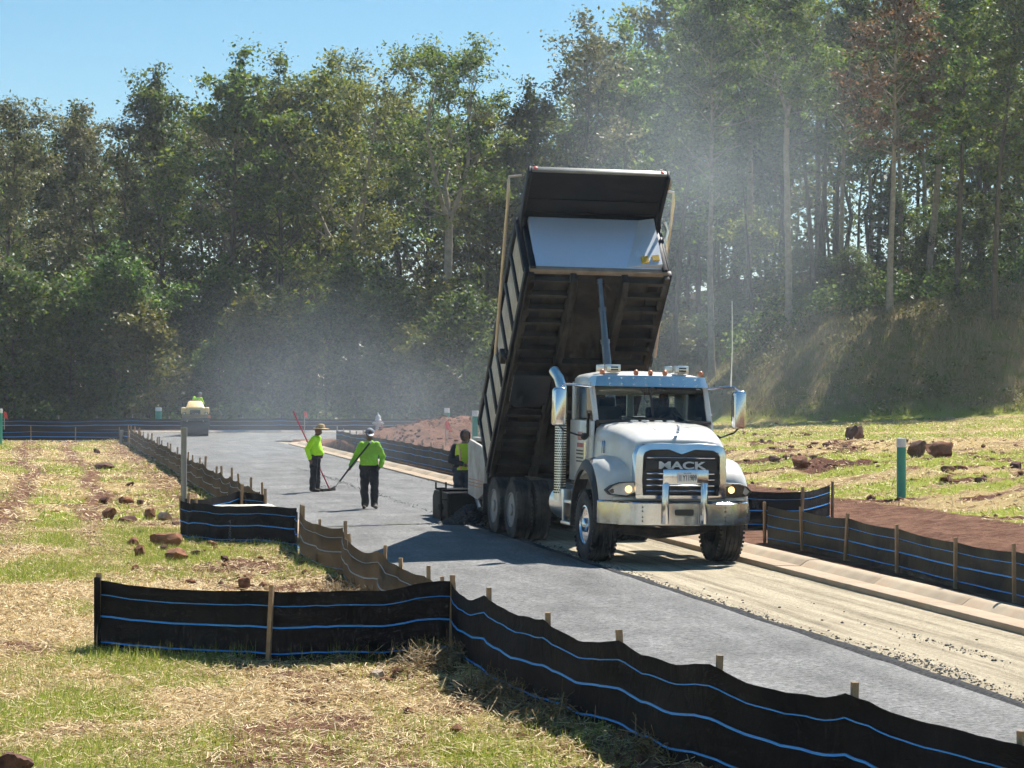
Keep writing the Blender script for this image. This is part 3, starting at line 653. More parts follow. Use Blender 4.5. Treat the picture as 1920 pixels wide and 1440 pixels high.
def fence(name, label, pts, h, side=1, over=.07, fab=None, blue=None, wood=None, bands=(.80,.50,.14), sag=.03, bulge=.05, n=9, first_wrapped=False, zfun=None, bw=.012, seed=0, stake_down=0.0, band_w=.015):
    """pts: stakes along the run; side: which side of the cloth the stakes stand on"""
    r = np.random.default_rng(100+seed); fab = fab or M_fab; blue = blue or M_blue; wood = wood or M_wood
    zf = zfun or gz
    P = [Vector((x, y, zf(x, y)-.03)) for x, y in pts]; bulge = -side*bulge
    root = empty(name, P[0]); tag(root, label, 'silt fence', 'silt fences')
    base = P[0].copy(); P = [p-base for p in P]
    tops = [h+.03+r.normal(0, .018) for _ in P]
    segp = [(r.uniform(.5, 1.3), r.uniform(.3, 1), r.uniform(0, 6)) for _ in P]
    def pt(i, t, f):
        a, b = P[i], P[i+1]; d = b-a; L = d.length; nn = Vector((-d.y, d.x, 0)).normalized()
        gx, gy = (a+d*t).x+base.x, (a+d*t).y+base.y
        q = a.lerp(b, t); q.z = (a.z+(b.z-a.z)*t)*.6+.4*(zf(gx, gy)-.03-base.z)
        ht = tops[i]*(1-t)+tops[i+1]*t
        sg, bl, ph = segp[i]
        ht -= sag*sg*min(1, L/2)*4*t*(1-t)
        # a crease droops beside each stake
        wv = math.sin(PI*t)*(bulge*bl*math.sin(PI*min(1, f*1.1))+.012*math.sin(9*t+ph+f*4))
        wv += .02*math.sin(5*f+ph)*math.sin(PI*t)
        return q+nn*wv+Vector((0, 0, ht*f))
    rows = 9; cols = []
    for i in range(len(P)-1):
        for k in range(n+(1 if i == len(P)-2 else 0)): cols.append((i, k/n))
    G = np.array([[pt(i, t, f) for f in np.linspace(0, 1, rows)] for i, t in cols])
    fo = link('fabric', grid_mesh('fabric', G, fab), root)
    bw0 = band_w
    for bi, bf in enumerate(bands):
        ring = []; band_w = bw0*(.55, 1.15, .95)[bi]
        for (i, t) in cols:
            c = pt(i, t, bf); d = (P[i+1]-P[i]).normalized(); nn = Vector((-d.y, d.x, 0)).normalized()
            ring.append([c+nn*.007+Vector((0,0,-band_w/2)), c+nn*.007+Vector((0,0,band_w/2)), c-nn*.007+Vector((0,0,band_w/2)), c-nn*.007+Vector((0,0,-band_w/2))])
        mb = MB(); mb.loft(ring); mb.build('blue_band', blue, fo)
    sm = MB(); sm.box((0,0,(h+over-.15)/2+.0), (.042,.042,h+over+.15)); sme = sm.mesh('stake', wood, 30)
    for i, p in enumerate(P):
        d = (P[min(i+1, len(P)-1)]-P[max(i-1, 0)]).normalized(); nn = Vector((-d.y, d.x, 0))
        q = p+nn*(.05*side)
        o = link('stake', sme, root, q+Vector((0,0,.03)), (r.normal(0,.03), r.normal(0,.03), math.atan2(d.y, d.x)+r.normal(0,.2))); o.scale.z = (tops[i]+over*r.uniform(.5, 1.35))/(h+over)
    if first_wrapped:
        mb = MB(); mb.box((0,0,h/2+.01), (.06,.06,h+.08)); mb.build('wrapped_end', fab, root, loc=P[0]+Vector((-.02,-.03,0)))
    return root, pt
def ptops(l, h): return [px(x, y, h) for x, y in l]
near_spur = [px(187,1217), px(506,1240), px(845,1236)]
rt, spur_pt = fence('silt_fence', 'near black silt fence panel with three blue lines facing the camera', near_spur, .74, side=-1, sag=.035, bulge=.03, first_wrapped=True, n=16, seed=1, over=.05)
fence('silt_fence', 'black silt fence running from the near panel to the bottom right corner', [near_spur[-1]]+ptops([(908,1136),(1018,1172),(1160,1212),(1330,1273),(1585,1326),(1905,1402),(2330,1500)], .74), .74, side=1, seed=2, over=.04, sag=.085, n=14, bulge=.04)
brown = ptops([(563,969),(593,986),(643,993),(652,1012),(710,1036),(746,1062),(796,1076),(828,1088)], .66)
fence('silt_fence', 'brown silt fence run between the near panel and the black corner pocket', brown+[(near_spur[-1][0], near_spur[-1][1]+.12)], .66, side=1, fab=M_fabb, blue=M_bluep, seed=3, over=.07, n=10, bulge=.09, sag=.06)
pk = [px(556,1027), px(338,1013)]
rt, pk_pt = fence('silt_fence', 'black silt fence panel at the corner pocket beside the grey post', [(brown[0][0]-.05, brown[0][1]+.1), pk[0], px(362,1016), pk[1]], .67, side=-1, seed=4, over=.05, n=14, bulge=.03)
bk = [px(495,929,.66), px(446,931,.66), (pk[1][0]+.06, pk[1][1]+.1)]
fence('silt_fence', 'dark silt fence at the back of the corner pocket with two tall stakes', bk, .66, side=1, seed=5, over=.09, n=10)
far = []
A0, A1 = px(487,925,.68), px(244,806,.68)
for i in range(25):
    t = i/24; far.append((A0[0]+(A1[0]-A0[0])*t+random.uniform(-.05,.05), A0[1]+(A1[1]-A0[1])*t))
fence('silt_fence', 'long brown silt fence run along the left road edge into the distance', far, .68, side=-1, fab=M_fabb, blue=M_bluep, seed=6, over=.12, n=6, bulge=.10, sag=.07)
fence('silt_fence', 'black silt fence running left from the far corner behind the left field', [(far[-1][0]-.05, far[-1][1]+.15), (-18.4,107), (-20.5,107), (-22.6,107.1), (-24.6,107), (-26.9,107.1), (-29,107)], .7, side=1, seed=7, over=.10, n=8, band_w=.028)
fence('silt_fence', 'farthest black silt fence in front of the woods', [(x, 125.2+.1*math.sin(x)) for x in np.linspace(-31, 1.5, 17)], .70, side=1, seed=8, over=.16, n=6, wood=M_woodg, band_w=.03)
rz = lambda x, y: .14
fr = [uv2w(u, 3.72) for u in np.linspace(58.3, 9.5, 27)]
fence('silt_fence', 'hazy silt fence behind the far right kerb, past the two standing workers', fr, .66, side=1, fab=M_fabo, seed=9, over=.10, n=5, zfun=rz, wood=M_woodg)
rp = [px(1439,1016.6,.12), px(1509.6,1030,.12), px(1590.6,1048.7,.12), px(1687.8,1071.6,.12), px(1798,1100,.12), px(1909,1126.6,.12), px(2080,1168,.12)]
fence('silt_fence', 'olive silt fence behind the kerb at the right edge', rp, .60, side=-1, fab=M_fabo, seed=10, over=.06, n=12, zfun=lambda x, y: .12, bands=(.78,.48,.16))
fence('silt_fence', 'short black silt fence hook beside the truck bumper', [px(1556,968,.18), px(1499,990,.12), px(1400,990,.12), (3.3, 42.1)], .68, side=1, seed=11, over=.07, n=10, zfun=lambda x, y: .12)
# print on the pocket panel
M_print = pm('grey_fabric_print', (.13,.15,.17), .7)
tm = text_mesh('OOVA-A', M_print, .085, 1., .001)
c = spur_pt(0, .5, .5)
po = pk_pt(1, .62, .40); ro = [o for o in C.objects if o.get('label', '').startswith('black silt fence panel at the corner')][0]
d = Vector((pk[1][0]-pk[0][0], pk[1][1]-pk[0][1], 0)).normalized()
fabo = [o for o in ro.children if o.name.startswith('fabric')][0]
q = link('printed_mark', tm, fabo, po+Vector((-.0,-.06,0)), None)
q.rotation_euler = (Matrix.Rotation(math.atan2(-d.y, -d.x), 3, 'Z') @ Matrix.Rotation(PI/2, 3, 'X') @ Matrix.Rotation(PI/2, 3, 'Z')).to_euler()

# ------------------------------------------------------------------ dump truck (local: x right in view, y away from camera, z up; front axle at y=0)
M_white = pm('white_truck_paint', (.70,.69,.66), .28, var=.05, scale=2, coat=.5, dirt=(.45,.40,.33), dscale=1.6, damt=.45)
M_chrome = pm('polished_chrome', (.70,.74,.80), .13, 1., var=.06, scale=3, dirt=(.55,.50,.44), dscale=3, damt=.22)
M_alum = pm('polished_aluminium', (.84,.82,.78), .30, 1., var=.06, scale=2.5, bump=.03, bscale=30)
M_blackp = pm('black_plastic', (.018,.018,.020), .5, var=.2, dirt=(.14,.12,.10), damt=.35)
M_frame = pm('dusty_black_steel', (.025,.024,.024), .6, var=.3, scale=3, dirt=(.17,.14,.11), dscale=2.0, damt=.6)
M_under = pm('dirty_bed_underside', (.014,.014,.016), .6, var=.35, scale=2, dirt=(.125,.115,.10), dscale=.9, damt=.6, spec=.15)
M_navy = pm('dark_navy_bed_paint', (.009,.012,.020), .5, spec=.2, var=.2, scale=2, dirt=(.08,.07,.06), dscale=1.5, damt=.15)
M_panel = pm('beige_bed_side_panel', (.52,.48,.42), .5, var=.12, scale=2, dirt=(.30,.24,.18), dscale=2.2, damt=.6)
M_tyre = pm('dusty_tyre_rubber', (.022,.022,.023), .8, var=.25, scale=5, bump=.3, bscale=50, dirt=(.13,.115,.095), dscale=2.5, damt=.75, spec=.3)
M_glass = glass_mat('tinted_windscreen_glass', (.60,.70,.69), 1.5)
M_cabin = pm('dark_cab_interior', (.035,.036,.04), .7, var=.2)
M_amber = pm('amber_marker_lens', (.70,.25,.12), .25, var=.05)
M_red = pm('red_lens', (.6,.05,.04), .3)
M_lens = glass_mat('clear_headlight_lens', (.95,.96,.97), 1.45)
M_bulb = emat('lit_headlight_bulb', (1.0,.60,.20), 1.6)
M_plate = pm('white_number_plate', (.78,.78,.76), .4, var=.04)
M_ink = pm('black_ink', (.02,.02,.02), .5)
M_redink = pm('red_ink', (.45,.04,.04), .5)
M_yel = pm('yellow_decal', (.65,.42,.06), .5)
M_mirror = pm('mirror_glass', (.85,.86,.88), .03, 1., var=0)
YAW = R(13.5)
TX, TY = 2.30, 35.8
tu, tv = w2uv(TX, TY)
truck = empty('dump_truck', (TX, TY, .018-.02*tv), (0, R(1.15), YAW))
tag(truck, 'white dump truck with its black bed raised, chrome grille facing the camera', 'truck')
def T(mb, name, mat, parent=None, **k): return mb.build(name, mat, parent or truck, **k)
# frame
mb = MB()
for s in (-1, 1): mb.box((s*.42, 3.0, .92), (.09, 8.0, .26))
for y in (-.6, .8, 2.2, 3.6, 5.5, 6.7): mb.box((0, y, .92), (.8, .14, .18))
T(mb, 'chassis_frame', M_frame, bevel=.008)
mb = MB(); mb.tube([(-1.0,0,.56),(-.6,0,.5),(0,0,.44),(.6,0,.5),(1.0,0,.56)], [.07,.085,.09,.085,.07], 10); mb.box((-.42,0,.66),(.1,1.1,.1)); mb.box((.42,0,.66),(.1,1.1,.1)); mb.lathe([(-.28,.05),(-.25,.2),(0,.26),(.25,.2),(.28,.05)], 'x', (0,.7,.72), 16)
T(mb, 'front_axle', M_frame)
for y in (4.85, 6.2):
    mb = MB(); mb.tube([(-1.0,y,.53),(1.0,y,.53)], .085, 10); mb.lathe([(-.25,.05),(-.2,.18),(0,.25),(.2,.18),(.25,.05)], 'x', (0,y,.55), 16); T(mb, 'rear_axle', M_frame)
mb = MB(); mb.box((0,.1,.85),(.72,1.2,.5)); mb.box((0,-.5,.80),(.62,.3,.30)); mb.tube([(-.3,-.75,.62),(-.05,-.82,.58),(.15,-.8,.60),(.3,-.72,.66)],.03,8); T(mb, 'engine_underside', M_frame, bevel=.03)
# wheels
def tyre_mesh(rad, wd, rim_r, grooves, name='tyre'):
    h = wd/2; prof = [(-h*.78, rim_r), (-h*.95, rim_r+.03), (-h*1.0, rim_r+.10), (-h*1.0, rad-.12), (-h*.93, rad-.045), (-h*.84, rad-.008)]
    xs = np.linspace(-h*.82, h*.82, grooves*2+1)
    tread = []
    for i in range(grooves):
        a = -h*.84+(2*h*.84)*(i+1)/(grooves+1); gw = .010
        tread += [(a-gw-.004, rad), (a-gw, rad-.016), (a+gw, rad-.016), (a+gw+.004, rad)]
    prof = prof+tread+[(-a, r) for a, r in prof[::-1]]
    mb = MB(); mb.lathe(prof, 'x', (0,0,0), 64, closed=False)
    mb.f = mb.f[:-2]; mb.m = mb.m[:-2]
    # lateral tread lugs on the shoulders
    nl = 46
    for k in range(nl):
        a = 2*PI*k/nl
        for s in (-1, 1):
            c = (s*h*.87, (rad-.020)*math.cos(a), (rad-.020)*math.sin(a)); mb.box(c, (h*.22, .034, .036), (a-PI/2+.0, 0, 0))
    me = mb.mesh(name, M_tyre, 30); return me
TYF = tyre_mesh(.56, .42, .30, 4); TYR = tyre_mesh(.53, .28, .295, 3)
def rim_front():
    mb = MB(); mb.lathe([(.17,.30),(.185,.31),(.19,.285),(.16,.27),(.10,.262),(.085,.22),(.09,.15),(.11,.14),(.11,.12),(.20,.11),(.215,.09),(.22,.0)], 'x', (0,0,0), 40); return mb.mesh('rim', M_chrome, 40)
def rim_rear():
    mb = MB(); mb.lathe([(.12,.30),(.135,.31),(.14,.285),(.11,.27),(-.02,.262),(-.05,.23),(-.06,.15),(.0,.14),(.0,.11),(.14,.105),(.15,.08),(.155,.0)], 'x', (0,0,0), 40); return mb.mesh('rim', pm('dusty_steel_rim', (.30,.29,.28), .5, .6, var=.2, dirt=(.2,.17,.14), damt=.7), 40)
RF, RR = rim_front(), rim_rear()
mb = MB()
for k in range(10):
    a = 2*PI*k/10; mb.lathe([(.08,.0),(.08,.031),(.15,.029),(.17,.016),(.17,0)], 'x', (0,.19*math.cos(a),.185*math.sin(a)), 8)
LUGF = mb.mesh('wheel_nuts', M_ink, 40)
mb = MB()
for k in range(10):
    a = 2*PI*(k+.5)/10; mb.lathe([(.078,.0),(.080,.028),(.0805,.03),(.0805,0)], 'x', (0,.235*math.cos(a),.235*math.sin(a)), 10)
def wheel(x, y, r, ty, rim, s, extra=None, steer=0):
    o = link('wheel', rim, truck, (x, y, r), (0,0,(0 if s > 0 else PI)+steer))
    link('tyre', ty, o)
    if extra: link('wheel_nuts', extra, o)
for s in (-1, 1):
    wheel(s*1.03, 0, .56, TYF, RF, s, LUGF, 0.0)
    for y in (4.85, 6.2):
        wheel(s*1.10, y, .53, TYR, RR, s); wheel(s*.76, y, .53, TYR, RR, s)
# bumper
def bumper_ring(z0, z1, off):
    pl = [(-1.22,-.72),(-1.18,-.84),(-.88,-1.20),(-.72,-1.27),(.72,-1.27),(.88,-1.20),(1.18,-.84),(1.22,-.72)]
    return pl
pl = bumper_ring(0,0,0); mb = MB(); rings = []
for (z, o) in ((.63,.05),(.64,.0),(.965,.0),(.985,.03)):
    ring = [(x*(1-o*.3), y+o, z) for x, y in pl]+[(x*.94, y+.10+(.0), z) for x, y in pl[::-1]]; rings.append(ring)
mb.loft(rings); bump_o = T(mb, 'bumper', M_chrome, smooth=28)
mb = MB(); mb.prism([(-.15,.80),(-.13,.785),(.13,.785),(.15,.80),(.15,.865),(.13,.88),(-.13,.88),(-.15,.865)], -1.277, -1.265, 'y'); tw = mb.build('tow_opening', M_ink, bump_o)
mb = MB()
for x in (-.66, .66):
    for z in (.70,.76,.85,.91): mb.lathe([(-1.283,0),(-1.283,.012),(-1.268,.014)], 'y', (x,0,z), 8)
mb.build('bumper_bolts', M_frame, bump_o)
# grille guard with plate
for s in (-1, 1):
    mb = MB(); x = s*.305
    mb.prism([(x-.058,-1.30),(x-.02,-1.36),(x+.02,-1.36),(x+.058,-1.30),(x+.058,-1.285),(x-.058,-1.285)], .66, 1.28, 'z'); T(mb, 'guard_post', M_chrome, bevel=.006)
mb = MB(); mb.box((0,-1.31,1.375),(.72,.03,.22)); gp = T(mb, 'guard_plate', M_chrome, bevel=.006)
mb = MB(); mb.box((.02,-1.333,1.365),(.31,.012,.155)); pp = T(mb, 'number_plate', M_plate, bevel=.004)
o = link('plate_number', text_mesh('Y11989', M_ink, .115, .62, .002, .0015), pp, (.055,-1.342,1.358), (PI/2,0,0))
o = link('plate_state', text_mesh('GEORGIA', M_ink, .028, 1., .001), pp, (.02,-1.341,1.43), (PI/2,0,0))
mb = MB()
for k in range(4): mb.box((-.115+.012*k,-1.3405,1.36),(.004,.002,.09))
mb.build('plate_side_marks', M_ink, pp)
# hood: lofted along y
def hood_section(y, hw, zt, zb, crown=.05):
    half = [(hw*1.00, zb), (hw*1.0, zb+(zt-zb)*.45), (hw*.985, zt-.26), (hw*.95, zt-.13), (hw*.87, zt-.06), (hw*.70, zt-.025), (hw*.40, zt-.006), (0, zt)]
    pts = [(-x, y, z) for x, z in half]+[(x, y, z) for x, z in half[-2::-1]]
    return pts
secs = [(.46,.97,2.19,1.15),(.15,.94,2.17,1.15),(-.2,.89,2.13,1.12),(-.55,.83,2.07,1.08),(-.80,.785,2.01,1.05),(-.92,.76,1.96,1.03),(-.985,.745,1.90,1.02)]
mb = MB(); mb.loft([hood_section(*s) for s in secs]); hood = T(mb, 'hood', M_white, smooth=50)
mb = MB()
for s in (-1, 1):
    for k in range(3): mb.box((s*.905, .02+k*.085-.17*0, 1.78), (.05, .05, .20), (0,0,s*.25))
mb.build('hood_side_vents', pm('blue_grey_vent', (.16,.24,.38), .25, .6), hood, bevel=.012)
for s in (-.34, -.16, .06, .26):
    mb = MB(); mb.box((s,.34,2.19),(.13,.07,.03)); mb.build('hood_vent', M_white, hood, bevel=.012)
mb = MB(); mb.tube([(-.20,.30,2.185),(-.26,-.55,2.06)], .012, 6); mb.tube([(.30,.30,2.185),(.34,-.55,2.06)], .012, 6); mb.build('hood_crease', M_white, hood)
# ornament: small standing hound
mb = MB(); mb.tube([(0,-.86,2.03),(0,-.87,2.06),(0,-.93,2.075)], [.02,.025,.012], 8); mb.tube([(0,-.87,2.05),(0,-.885,2.10),(0,-.91,2.135),(0,-.93,2.125)], [.026,.024,.022,.012], 8); mb.tube([(-.016,-.89,2.13),(-.016,-.885,2.155)], .007, 5); mb.tube([(.016,-.89,2.13),(.016,-.885,2.155)], .007, 5); mb.tube([(.0,-.83,2.03),(.0,-.87,2.05)], .028, 8)
mb.build('hood_ornament', M_chrome, hood)
# chrome grille surround with the notched top, black grille, bars, lettering
outer = [(-.735,1.02),(-.75,1.25),(-.74,1.70),(-.70,1.81),(-.60,1.865),(-.3,1.885),(0,1.875),(.3,1.885),(.60,1.865),(.70,1.81),(.74,1.70),(.75,1.25),(.735,1.02)]
inner = [(-.585,1.10),(-.60,1.30),(-.59,1.66),(-.565,1.72),(-.48,1.755),(-.20,1.765),(0,1.695),(.20,1.765),(.48,1.755),(.565,1.72),(.59,1.66),(.60,1.30),(.585,1.10)]
lip = [(x*1.04, 1.42+(z-1.42)*1.06) for x, z in inner]
mb = MB(); rr = []
for pts, y in ((outer,-.95),(outer,-1.03),([(x*.97, 1.45+(z-1.45)*.97) for x, z in outer],-1.085),(lip,-1.10),(inner,-1.06),(inner,-1.0)): rr.append([(x, y, z) for x, z in pts])
mb.loft(rr, cap=False); gs = T(mb, 'grille_surround', M_chrome, smooth=45)
mb = MB(); mb.prism([(x*1.0, z) for x, z in inner], -1.03, -1.0, 'y'); grl = T(mb, 'grille', M_blackp, smooth=0)
for z in (1.655, 1.415, 1.325, 1.235, 1.150):
    mb = MB(); mb.tube([(-.54,-1.055,z),(.54,-1.055,z)], .0135, 8); mb.build('grille_bar', M_chrome, grl)
mb = MB(); mb.box((0,-1.045,1.535),(1.12,.03,.15)); mb.build('badge_panel', M_ink, grl, bevel=.006)
o = link('lettering', text_mesh('MACK', M_plate, .155, 1.72, .012, .004), grl, (0.01,-1.075,1.535), (PI/2,0,0))
# fenders
def fender(s):
    cont = [(-.97,1.00),(-1.00,1.14),(-.985,1.28),(-.90,1.42),(-.72,1.55),(-.45,1.635),(-.1,1.66),(.25,1.63),(.50,1.53),(.68,1.36),(.76,1.12),(.78,.92)]
    arch = [(.66,.92),(.63,1.06),(.55,1.19),(.35,1.31),(.1,1.37),(-.15,1.36),(-.40,1.28),(-.58,1.14),(-.68,1.0)]
    mb = MB(); rings = []
    for x, k, dz in ((.66,1.0,.02),(.90,1.0,0),(1.04,.985,-.015),(1.13,.95,-.04),(1.19,.90,-.07)):
        c = [((y*k if y > -.6 else y+(1-k)*2.2), .9+(z-.9)*(1-(1-k)*.8)+dz*(1 if z > 1.2 else 0)) for y, z in cont]
        rings.append([(s*x, y, z) for y, z in c]+[(s*x, y, z) for y, z in arch])
    mb.loft(rings); f = T(mb, 'fender', M_white, smooth=40)
    # black flare over the wheel
    mb = MB(); rings = []
    angs = np.linspace(R(-8), R(176), 22)
    for a in angs:
        r0, r1 = .70, .80+.05*math.sin(a)
        c, sn = math.cos(a), math.sin(a)
        yy = lambda r: .02+r*c*.98
        rings.append([(s*1.05, yy(r1), .62+r1*sn*1.18),(s*1.20, yy(r1-.03), .62+(r1-.03)*sn*1.18),(s*1.255, yy(r0+.03), .62+(r0+.03)*sn*1.18),(s*1.25, yy(r0), .62+r0*sn*1.15),(s*1.05, yy(r0), .62+r0*sn*1.15)])
    mb.loft(rings); mb.build('wheel_flare', M_blackp, f, smooth=40)
    # headlight
    hl = [(.60,1.09),(.585,1.18),(.62,1.245),(.75,1.275),(.95,1.265),(1.07,1.22),(1.145,1.15),(1.09,1.085),(.85,1.065)]
    def yq(x): return -1.0 if x < .90 else -1.0+(x-.90)*.22
    def ringy(off, sc): 
        cx, cz = .86, 1.17
        return [(s*(cx+(x-cx)*sc), yq(x)+off, cz+(z-cz)*sc) for x, z in hl]
    mb = MB(); mb.loft([ringy(.08,1.06), ringy(-.075,1.08), ringy(-.085,1.0), ringy(-.06,.97)]); h = T(mb, 'headlight', M_blackp, smooth=40)
    mb = MB(); mb.loft([ringy(-.062,.985), ringy(-.058,.975)]); mb.build('reflector', pm('silver_reflector', (.72,.73,.74), .35, .5, var=.05), h, smooth=0)
    mb = MB(); mb.loft([ringy(-.07,.99), ringy(-.105,.90)], cap=True); mb.build('headlight_lens', M_lens, h, smooth=40)
    mb = MB(); mb.lathe([(-1.075,0),(-1.075,.03),(-1.07,.050),(-1.05,.055)], 'y', (s*.82,.0,1.17), 20); mb.build('headlight_bulb', M_bulb, h)
    mb = MB(); mb.lathe([(-1.075,0),(-1.073,.03),(-1.07,.042),(-1.05,.045)], 'y', (s*.67,.0,1.165), 18); mb.build('low_beam', M_blackp, h)
    mb = MB(); mb.lathe([(-1.06,0),(-1.05,.05),(-1.02,.06)], 'y', (s*1.02,.12,1.165), 16); mb.build('turn_signal', M_amber, h)
    return f
for s in (-1, 1): fender(s)
mb = MB(); mb.prism([(-.90,.98),(-1.02,1.0),(-1.02,1.05),(-.90,1.05)], -1.05, 1.05, 'x'); T(mb, 'valance', M_white, bevel=.01)
# cab shell
mb = MB()
mb.box((0,1.10,1.38),(1.92,1.30,.35))                                   # floor and lower body
for s in (-1, 1):
    mb.prism([(.46,1.2),(.40,2.18),(1.76,2.18),(1.76,1.2)], s*.965, s*1.005, 'x')
    mb.prism([(.40,2.18),(.46,2.18),(.74,2.76),(.68,2.76)], s*.90, s*.985, 'x')          # front pillar
    mb.prism([(1.62,2.18),(1.76,2.18),(1.76,2.76),(1.62,2.76)], s*.90, s*.985, 'x')      # rear pillar
    mb.prism([(.66,2.72),(1.76,2.72),(1.76,2.80),(.66,2.80)], s*.90, s*.985, 'x')
mb.box((0,1.74,1.75),(1.9,.05,1.0))
mb.box((0,1.74,2.70),(1.9,.05,.22)); mb.box((0,1.74,2.40),(.12,.05,.5)); mb.box((-.86,1.74,2.40),(.2,.05,.5)); mb.box((.86,1.74,2.40),(.2,.05,.5))
cab = T(mb, 'cab', M_white, bevel=.012)
def roof_ring(y, hw, z0, z1): return [(-hw,y,z0),(-hw*1.0,y,z0+(z1-z0)*.45),(-hw*.93,y,z0+(z1-z0)*.8),(-hw*.7,y,z1),(0,y,z1+.02),(hw*.7,y,z1),(hw*.93,y,z0+(z1-z0)*.8),(hw,y,z0+(z1-z0)*.45),(hw,y,z0)]
mb = MB(); mb.loft([roof_ring(.64,.93,2.78,2.86), roof_ring(.74,.96,2.77,2.93), roof_ring(1.2,.98,2.77,2.97), roof_ring(1.65,.97,2.77,2.94), roof_ring(1.78,.93,2.78,2.86)]); mb.build('roof', M_white, cab, smooth=50)
# visor, two polished plates meeting at a centre seam
for s in (-1, 1):
    mb = MB(); P = [(0,.44,2.735),(s*.80,.46,2.735),(s*.94,.52,2.735),(s*1.0,.72,2.735)]; Q = [(0,.50,2.915),(s*.78,.52,2.905),(s*.90,.58,2.90),(s*.95,.74,2.89)]
    mb.loft([P, Q, [(x, y+.012, z) for x, y, z in Q], [(x, y+.012, z) for x, y, z in P]], closed=False, cap=False); vz = T(mb, 'visor', M_alum, smooth=30)
    mb = MB()
    for k in range(4):
        for z, yy in ((2.775,.45),(2.87,.483)): mb.lathe([(yy-.002,0),(yy,.012),(yy+.012,.014)], 'y', (s*(.12+.2*k),0,z), 8)
    mb.build('visor_rivets', M_chrome, vz)
# windscreen in two panes, seals, wipers
def wpt(x, f): return (x, .385+.28*f+abs(x)**3*.06, 2.185+.56*f)
for s in (-1, 1):
    mb = MB(); G = [[wpt(s*x, f) for x in (.015,.3,.6,.90-.04*f)] for f in (0,.33,.66,1)]
    mb.loft(G, closed=False, cap=False); mb.build('windscreen_pane', M_glass, cab)
    mb = MB(); pts = [wpt(s*.015,0), wpt(s*.6,0), wpt(s*.91,0), wpt(s*.93,.1), wpt(s*.90,.9), wpt(s*.86,1)]
    mb.tube(pts, .018, 6); mb.build('windscreen_seal', M_ink, cab)
    mb = MB(); mb.tube([(s*.15+.25,.34,2.20),(s*.15+.0,.36,2.235),(s*.15-.35,.385,2.25)], [.012,.01,.007], 6); mb.bar((s*.15-.42,.39,2.245),(s*.15-.02,.37,2.235),.012,.02); mb.build('wiper', M_ink, cab)
    mb = MB(); mb.prism([(.52,2.2),(.74,2.70),(1.60,2.70),(1.60,2.2)], s*.945, s*.951, 'x'); mb.build('door_window', M_glass, cab)
    mb = MB(); mb.prism([(.62,1.35),(.62,2.12),(1.55,2.12),(1.55,1.35)], s*1.006, s*1.016, 'x'); dr = mb.build('door', M_white, cab, bevel=.006)
    mb = MB(); mb.box((s*1.04,1.42,1.95),(.03,.16,.035)); mb.build('door_handle', M_chrome, dr)
    mb = MB(); mb.box((s*1.03,.60,2.06),(.03,.05,.26)); mb.tube([(s*1.02,.58,2.30),(s*1.02,.66,2.08)],.02,6); mb.build('quarter_trim', M_ink, cab)
    mb = MB(); mb.tube([(s*1.05,.62,1.25),(s*1.06,.62,1.85)], .018, 6); mb.build('grab_rail', M_chrome, cab)
    # steps and tank below the door
    mb = MB(); mb.box((s*1.05,1.15,.52),(.34,.62,.05)); mb.box((s*1.02,1.15,.86),(.30,.62,.05)); mb.box((s*1.14,1.46,.70),(.10,.05,.42)); T(mb, 'cab_step', M_alum, bevel=.006)
    mb = MB(); mb.lathe([(1.6,.0),(1.6,.26),(1.63,.29),(2.5,.29),(2.53,.26),(2.53,0)], 'y', (s*.86,0,.80), 24); T(mb, 'fuel_tank', M_alum)
    mb = MB(); mb.box((s*1.1,1.62,.90),(.13,.22,.30)); T(mb, 'tool_box', M_alum, bevel=.01)
mb = MB(); mb.bar(wpt(0,0), wpt(0,1), .03, .03); mb.build('windscreen_post', M_ink, cab)
mb = MB(); mb.box((0,.40,2.175),(1.9,.06,.05)); mb.build('cowl', M_blackp, cab)
mb = MB(); mb.box((0,.68,2.08),(1.8,.35,.24)); mb.tube([(.2,.60,2.2),(.3,.62,2.22),(.45,.60,2.2)],.03,6); mb.build('dashboard', M_cabin, cab, bevel=.03)
for s in (-1, 1):
    mb = MB(); mb.box((s*.46,1.25,1.78),(.52,.5,.14)); mb.box((s*.46,1.50,2.10),(.50,.14,.62),(-.12,0,0)); mb.box((s*.46,1.545,2.46),(.30,.1,.2)); mb.build('seat', M_cabin, cab, bevel=.04)
mb = MB(); ring = [(.46+.22*math.cos(t), .90+.06*math.sin(t), 2.13+.20*math.sin(t)) for t in np.linspace(0, 2*PI, 25)]; mb.tube(ring, .016, 6); mb.bar((.26,.9,2.13),(.66,.9,2.13),.03,.02); mb.bar((.46,.72,2.0),(.46,.9,2.13),.05,.05); mb.build('steering_wheel', M_ink, cab)
mb = MB(); mb.box((0,.70,2.68),(.25,.02,.07)); mb.tube([(-.07,.68,2.7),(-.08,.67,2.55),(-.03,.66,2.48),(.0,.66,2.52)],.008,6); mb.build('inside_mirror', M_ink, cab)
mb = MB(); mb.box((.45,.74,2.69),(.7,.03,.14),(.5,0,0)); mb.build('sun_flap', pm('grey_flap', (.16,.15,.14), .8), cab, bevel=.01)
mb = MB(); mb.box((0,1.15,2.775),(1.7,1.1,.02)); mb.build('headliner', M_cabin, cab)
